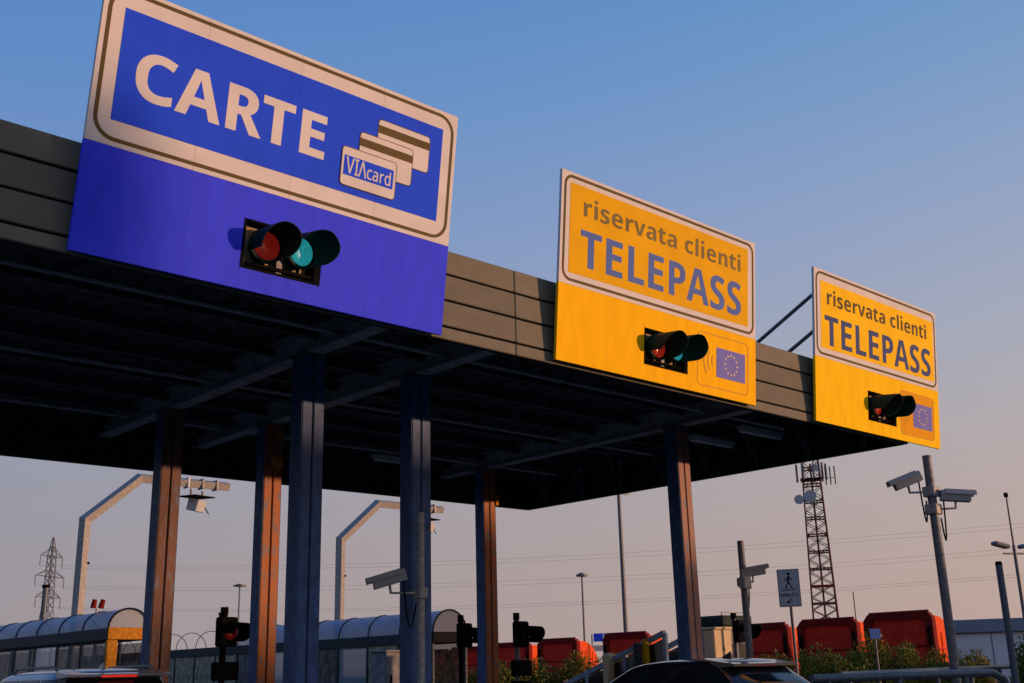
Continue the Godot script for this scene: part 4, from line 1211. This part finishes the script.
	part("mast", MB.new().cyl(Vector3.ZERO, Vector3(0, 6.6, 0), 0.19, 0.15, 12), M.rail_blue, dm)
	part("mast_cap", MB.new().cyl(Vector3(0, 6.55, 0), Vector3(0, 6.72, 0), 0.2, 0.2, 12), M.black_steel, dm)
	var lm := thing("lamp_mast", "thin mast rising just right of the leftmost column", "lamp post", V(18.35, 0, 37.4), 0.0, "lamp masts in the distance")
	part("mast", MB.new().cyl(Vector3.ZERO, Vector3(0, 9.2, 0), 0.06, 0.04, 8), M.pole_grey, lm)
	part("lamp_head", MB.new().box(Vector3(0.3, 9.25, 0), Vector3(0.8, 0.1, 0.25), 0.03), M.pole_grey, lm)

	# warehouse beyond the trucks
	var w := thing("warehouse", "long low pale grey warehouse with a darker roof band at right", "building", V(80.0, 0, 32.0), deg_to_rad(-62.0))
	part("wall", MB.new().box(Vector3(4, 1.65, -6), Vector3(34, 3.3, 12)), M.warehouse, w)
	part("roof_band", MB.new().box(Vector3(4, 3.78, -6), Vector3(34.6, 0.9, 12.6), 0.05), M.warehouse_band, w)
	for i in 6:
		part("wall_joint", MB.new().box(Vector3(-10 + i * 5.6, 1.65, 0.008), Vector3(0.1, 3.28, 0.016)), M.warehouse_band, w)
	part("loading_door", MB.new().box(Vector3(9.2, 1.3, 0.02), Vector3(3.2, 2.6, 0.04)), M.cabinet_grey, w)

	# road signs in the lot
	var b := thing("direction_sign", "small blue and white direction sign behind the middle trailers", "sign", V(53.2, 0, 49.4), -0.8)
	for s in [-0.6, 0.6]: part("post", MB.new().cyl(Vector3(s, 0, 0), Vector3(s, 3.7, 0), 0.04, 0.04, 8), M.pole_grey, b)
	part("panel", MB.new().box(Vector3(-0.2, 3.5, 0.06), Vector3(0.6, 0.5, 0.03)), M.sign_blue, b)
	part("panel", MB.new().box(Vector3(0.38, 3.5, 0.06), Vector3(0.5, 0.5, 0.03)), M.letter_blue, b)
	part("lower_panel", MB.new().box(Vector3(0, 2.85, 0.06), Vector3(1.5, 0.35, 0.03)), M.box_white, b)
	var sb := thing("small_sign", "small pale blue sign panel on a thin post before the nearest trailer", "sign", V(26.3, 0, 15.08), -0.6)
	part("post", MB.new().cyl(Vector3.ZERO, Vector3(0, 2.15, 0), 0.03, 0.03, 8), M.pole_grey, sb)
	part("panel", MB.new().box(Vector3(0, 2.24, 0.035), Vector3(0.28, 0.24, 0.02), 0.004), M.letter_blue, sb)

# ---------------------------------------------------------------- plants
func leaf_cloud(mb: MB, c: Vector3, r: Vector3, count: int, size: float, upright: float) -> void:
	for i in count:
		var d := Vector3(rng.randfn(), rng.randfn(), rng.randfn()).normalized()
		var p := c + Vector3(d.x * r.x, d.y * r.y, d.z * r.z) * pow(rng.randf(), 0.45)
		var a := Vector3(rng.randfn(), rng.randfn() + upright, rng.randfn()).normalized()
		var b := a.cross(Vector3(rng.randfn(), rng.randfn(), rng.randfn())).normalized()
		var s := size * rng.randf_range(0.45, 1.7)
		var n := a.cross(b)
		mb.quad(p - a * s, p + b * s * 0.32, p + a * s, p - b * s * 0.32, n)

func shrub(label: String, at: Vector3, h: float, w: float, kind: int, called := "roadside_shrub", group := "shrubs along the verge") -> void:
	var t := thing(called, label, "shrub", at, 0.0, group)
	var st := MB.new()
	var mb := MB.new()
	for k in 9:
		var an := rng.randf() * TAU
		var tip := Vector3(cos(an) * w * rng.randf_range(0.2, 0.8), h * rng.randf_range(0.6, 1.0), sin(an) * w * rng.randf_range(0.2, 0.8))
		st.tube([Vector3.ZERO, tip * Vector3(0.35, 0.5, 0.35), tip], 0.02, 5, false, 0.006)
		leaf_cloud(mb, tip * Vector3(0.9, 0.72, 0.9), Vector3(w * 0.42, h * 0.30, w * 0.42), 420, 0.05, 0.9)
	leaf_cloud(mb, Vector3(0, h * 0.35, 0), Vector3(w * 0.8, h * 0.38, w * 0.8), 1500, 0.06, 0.6)
	part("stems", st, M.bark, t)
	part("foliage", mb, M["leaf_%d" % kind], t)

func tree(label: String, at: Vector3, h: float, r: float, count: int, kind: int) -> void:
	var t := thing("shade_tree", label, "tree", at, 0.0, "added shade trees behind the viewer")
	var tr := MB.new()
	tr.tube([Vector3.ZERO, Vector3(0.05, h * 0.3, 0.03), Vector3(-0.05, h * 0.62, 0)], 0.2, 8, false, 0.09)
	var mb := MB.new()
	for k in 16:
		var an := TAU * k / 16.0 + rng.randf()
		var rr := r * rng.randf_range(0.15, 0.8)
		var tip := Vector3(cos(an) * rr, h * rng.randf_range(0.45, 0.86), sin(an) * rr)
		tr.tube([Vector3(0, h * rng.randf_range(0.25, 0.5), 0), tip * Vector3(0.5, 0.9, 0.5), tip], 0.06, 5, false, 0.02)
		leaf_cloud(mb, tip, Vector3(r * 0.42, h * 0.14, r * 0.42), count / 16, 0.2, 0.0)
	part("trunk", tr, M.bark, t)
	part("crown", mb, M["leaf_%d" % kind], t)

func build_planting() -> void:
	var a := Vector2(19.6, 25.2)
	var b := Vector2(31.2, 15.0)
	var where := ["just right of the column with the camera pole", "below the far left trailer", "left of the rear column with a bracket", "hidden mostly by the rear column with a bracket", "right of the rear column with a bracket", "below the trailer behind the right middle signal", "below the trailer left of the tall mast", "left of the stair enclosure", "behind the stair enclosure", "behind the yellow post", "behind the cream cabinet", "left of the short camera pole", "right of the short camera pole", "at the foot of the pedestrian sign", "below the trailer under the lattice mast", "below the small pale blue sign", "below the nearest trailer's tailgate", "below the nearest trailer's lit side"]
	for i in where.size():
		var f := i / float(where.size() - 1)
		var p := a.lerp(b, f)
		var h: float = [1.95, 2.05, 1.95, 1.9, 1.95, 2.1, 2.05, 1.8, 1.8, 1.8, 1.8, 1.95, 2.1, 2.15, 2.45, 2.15, 2.1, 1.9][i]
		shrub("yellow-green verge shrub " + where[i], V(p.x, 0.0, p.y + rng.randf_range(-0.3, 0.3)), h, rng.randf_range(0.75, 0.95), i % 3)
	shrub("dark green bush at the right edge beside the bare pole", V(21.0, 0, 9.0), 1.95, 0.5, 1, "edge_bush", "")
	shrub("small pale plant before the warehouse wall", V(31.5, 0, 13.3), 1.75, 0.5, 0, "pale_plant", "")

# ---------------------------------------------------------------- unseen blockers added behind the camera to hold the low sun off the lanes
func build_behind_camera() -> void:
	# the long shadow on the columns and cars: made by an added office block and added trees some 50 m back towards the sun
	var k := 0.81 * 40.0
	var o := thing("shade_block", "unseen low brick office block added to shade the lanes", "building", V(k - 4.0, 0, -40.0), PI)
	var w := 23.2
	part("wall", MB.new().box(Vector3(-w / 2, 3.85, -4.0), Vector3(w, 7.7, 8)), M.brick_wall, o)
	part("roof", MB.new().box(Vector3(-w / 2, 7.83, -4.0), Vector3(w + 0.4, 0.26, 8.4), 0.03), M.warehouse_band, o)
	for i in 7:
		for f in 2:
			var win := part("window", MB.new().box(Vector3(-1.9 - i * 3.2, 1.9 + f * 3.4, 0.03), Vector3(1.5, 1.5, 0.06)), M.tinted_glass, o)
			part("sill", MB.new().box(Vector3(-1.9 - i * 3.2, 1.1 + f * 3.4, 0.07), Vector3(1.7, 0.08, 0.16)), M.concrete, win)
	part("door", MB.new().box(Vector3(-0.75, 1.1, 0.03), Vector3(0.9, 2.2, 0.06)), M.gutter, o)
	tree("shade tree added at the near corner of the unseen office block", V(k + 21.6, 0, -40.0), 6.8, 1.6, 2600, 1)
	tree("middle shade tree added beyond the unseen office block", V(k + 24.6, 0, -40.0), 6.9, 1.6, 1300, 1)
	tree("farthest shade tree added beyond the unseen office block", V(k + 28.3, 0, -40.0), 8.7, 2.2, 3600, 1)
	tree("broad shade tree added in front of the unseen office block", V(k + 4.4, 0, -38.0), 9.9, 3.0, 6000, 1)
	tree("second broad shade tree added in front of the unseen office block", V(k + 7.2, 0, -38.0), 9.9, 2.2, 8000, 1)
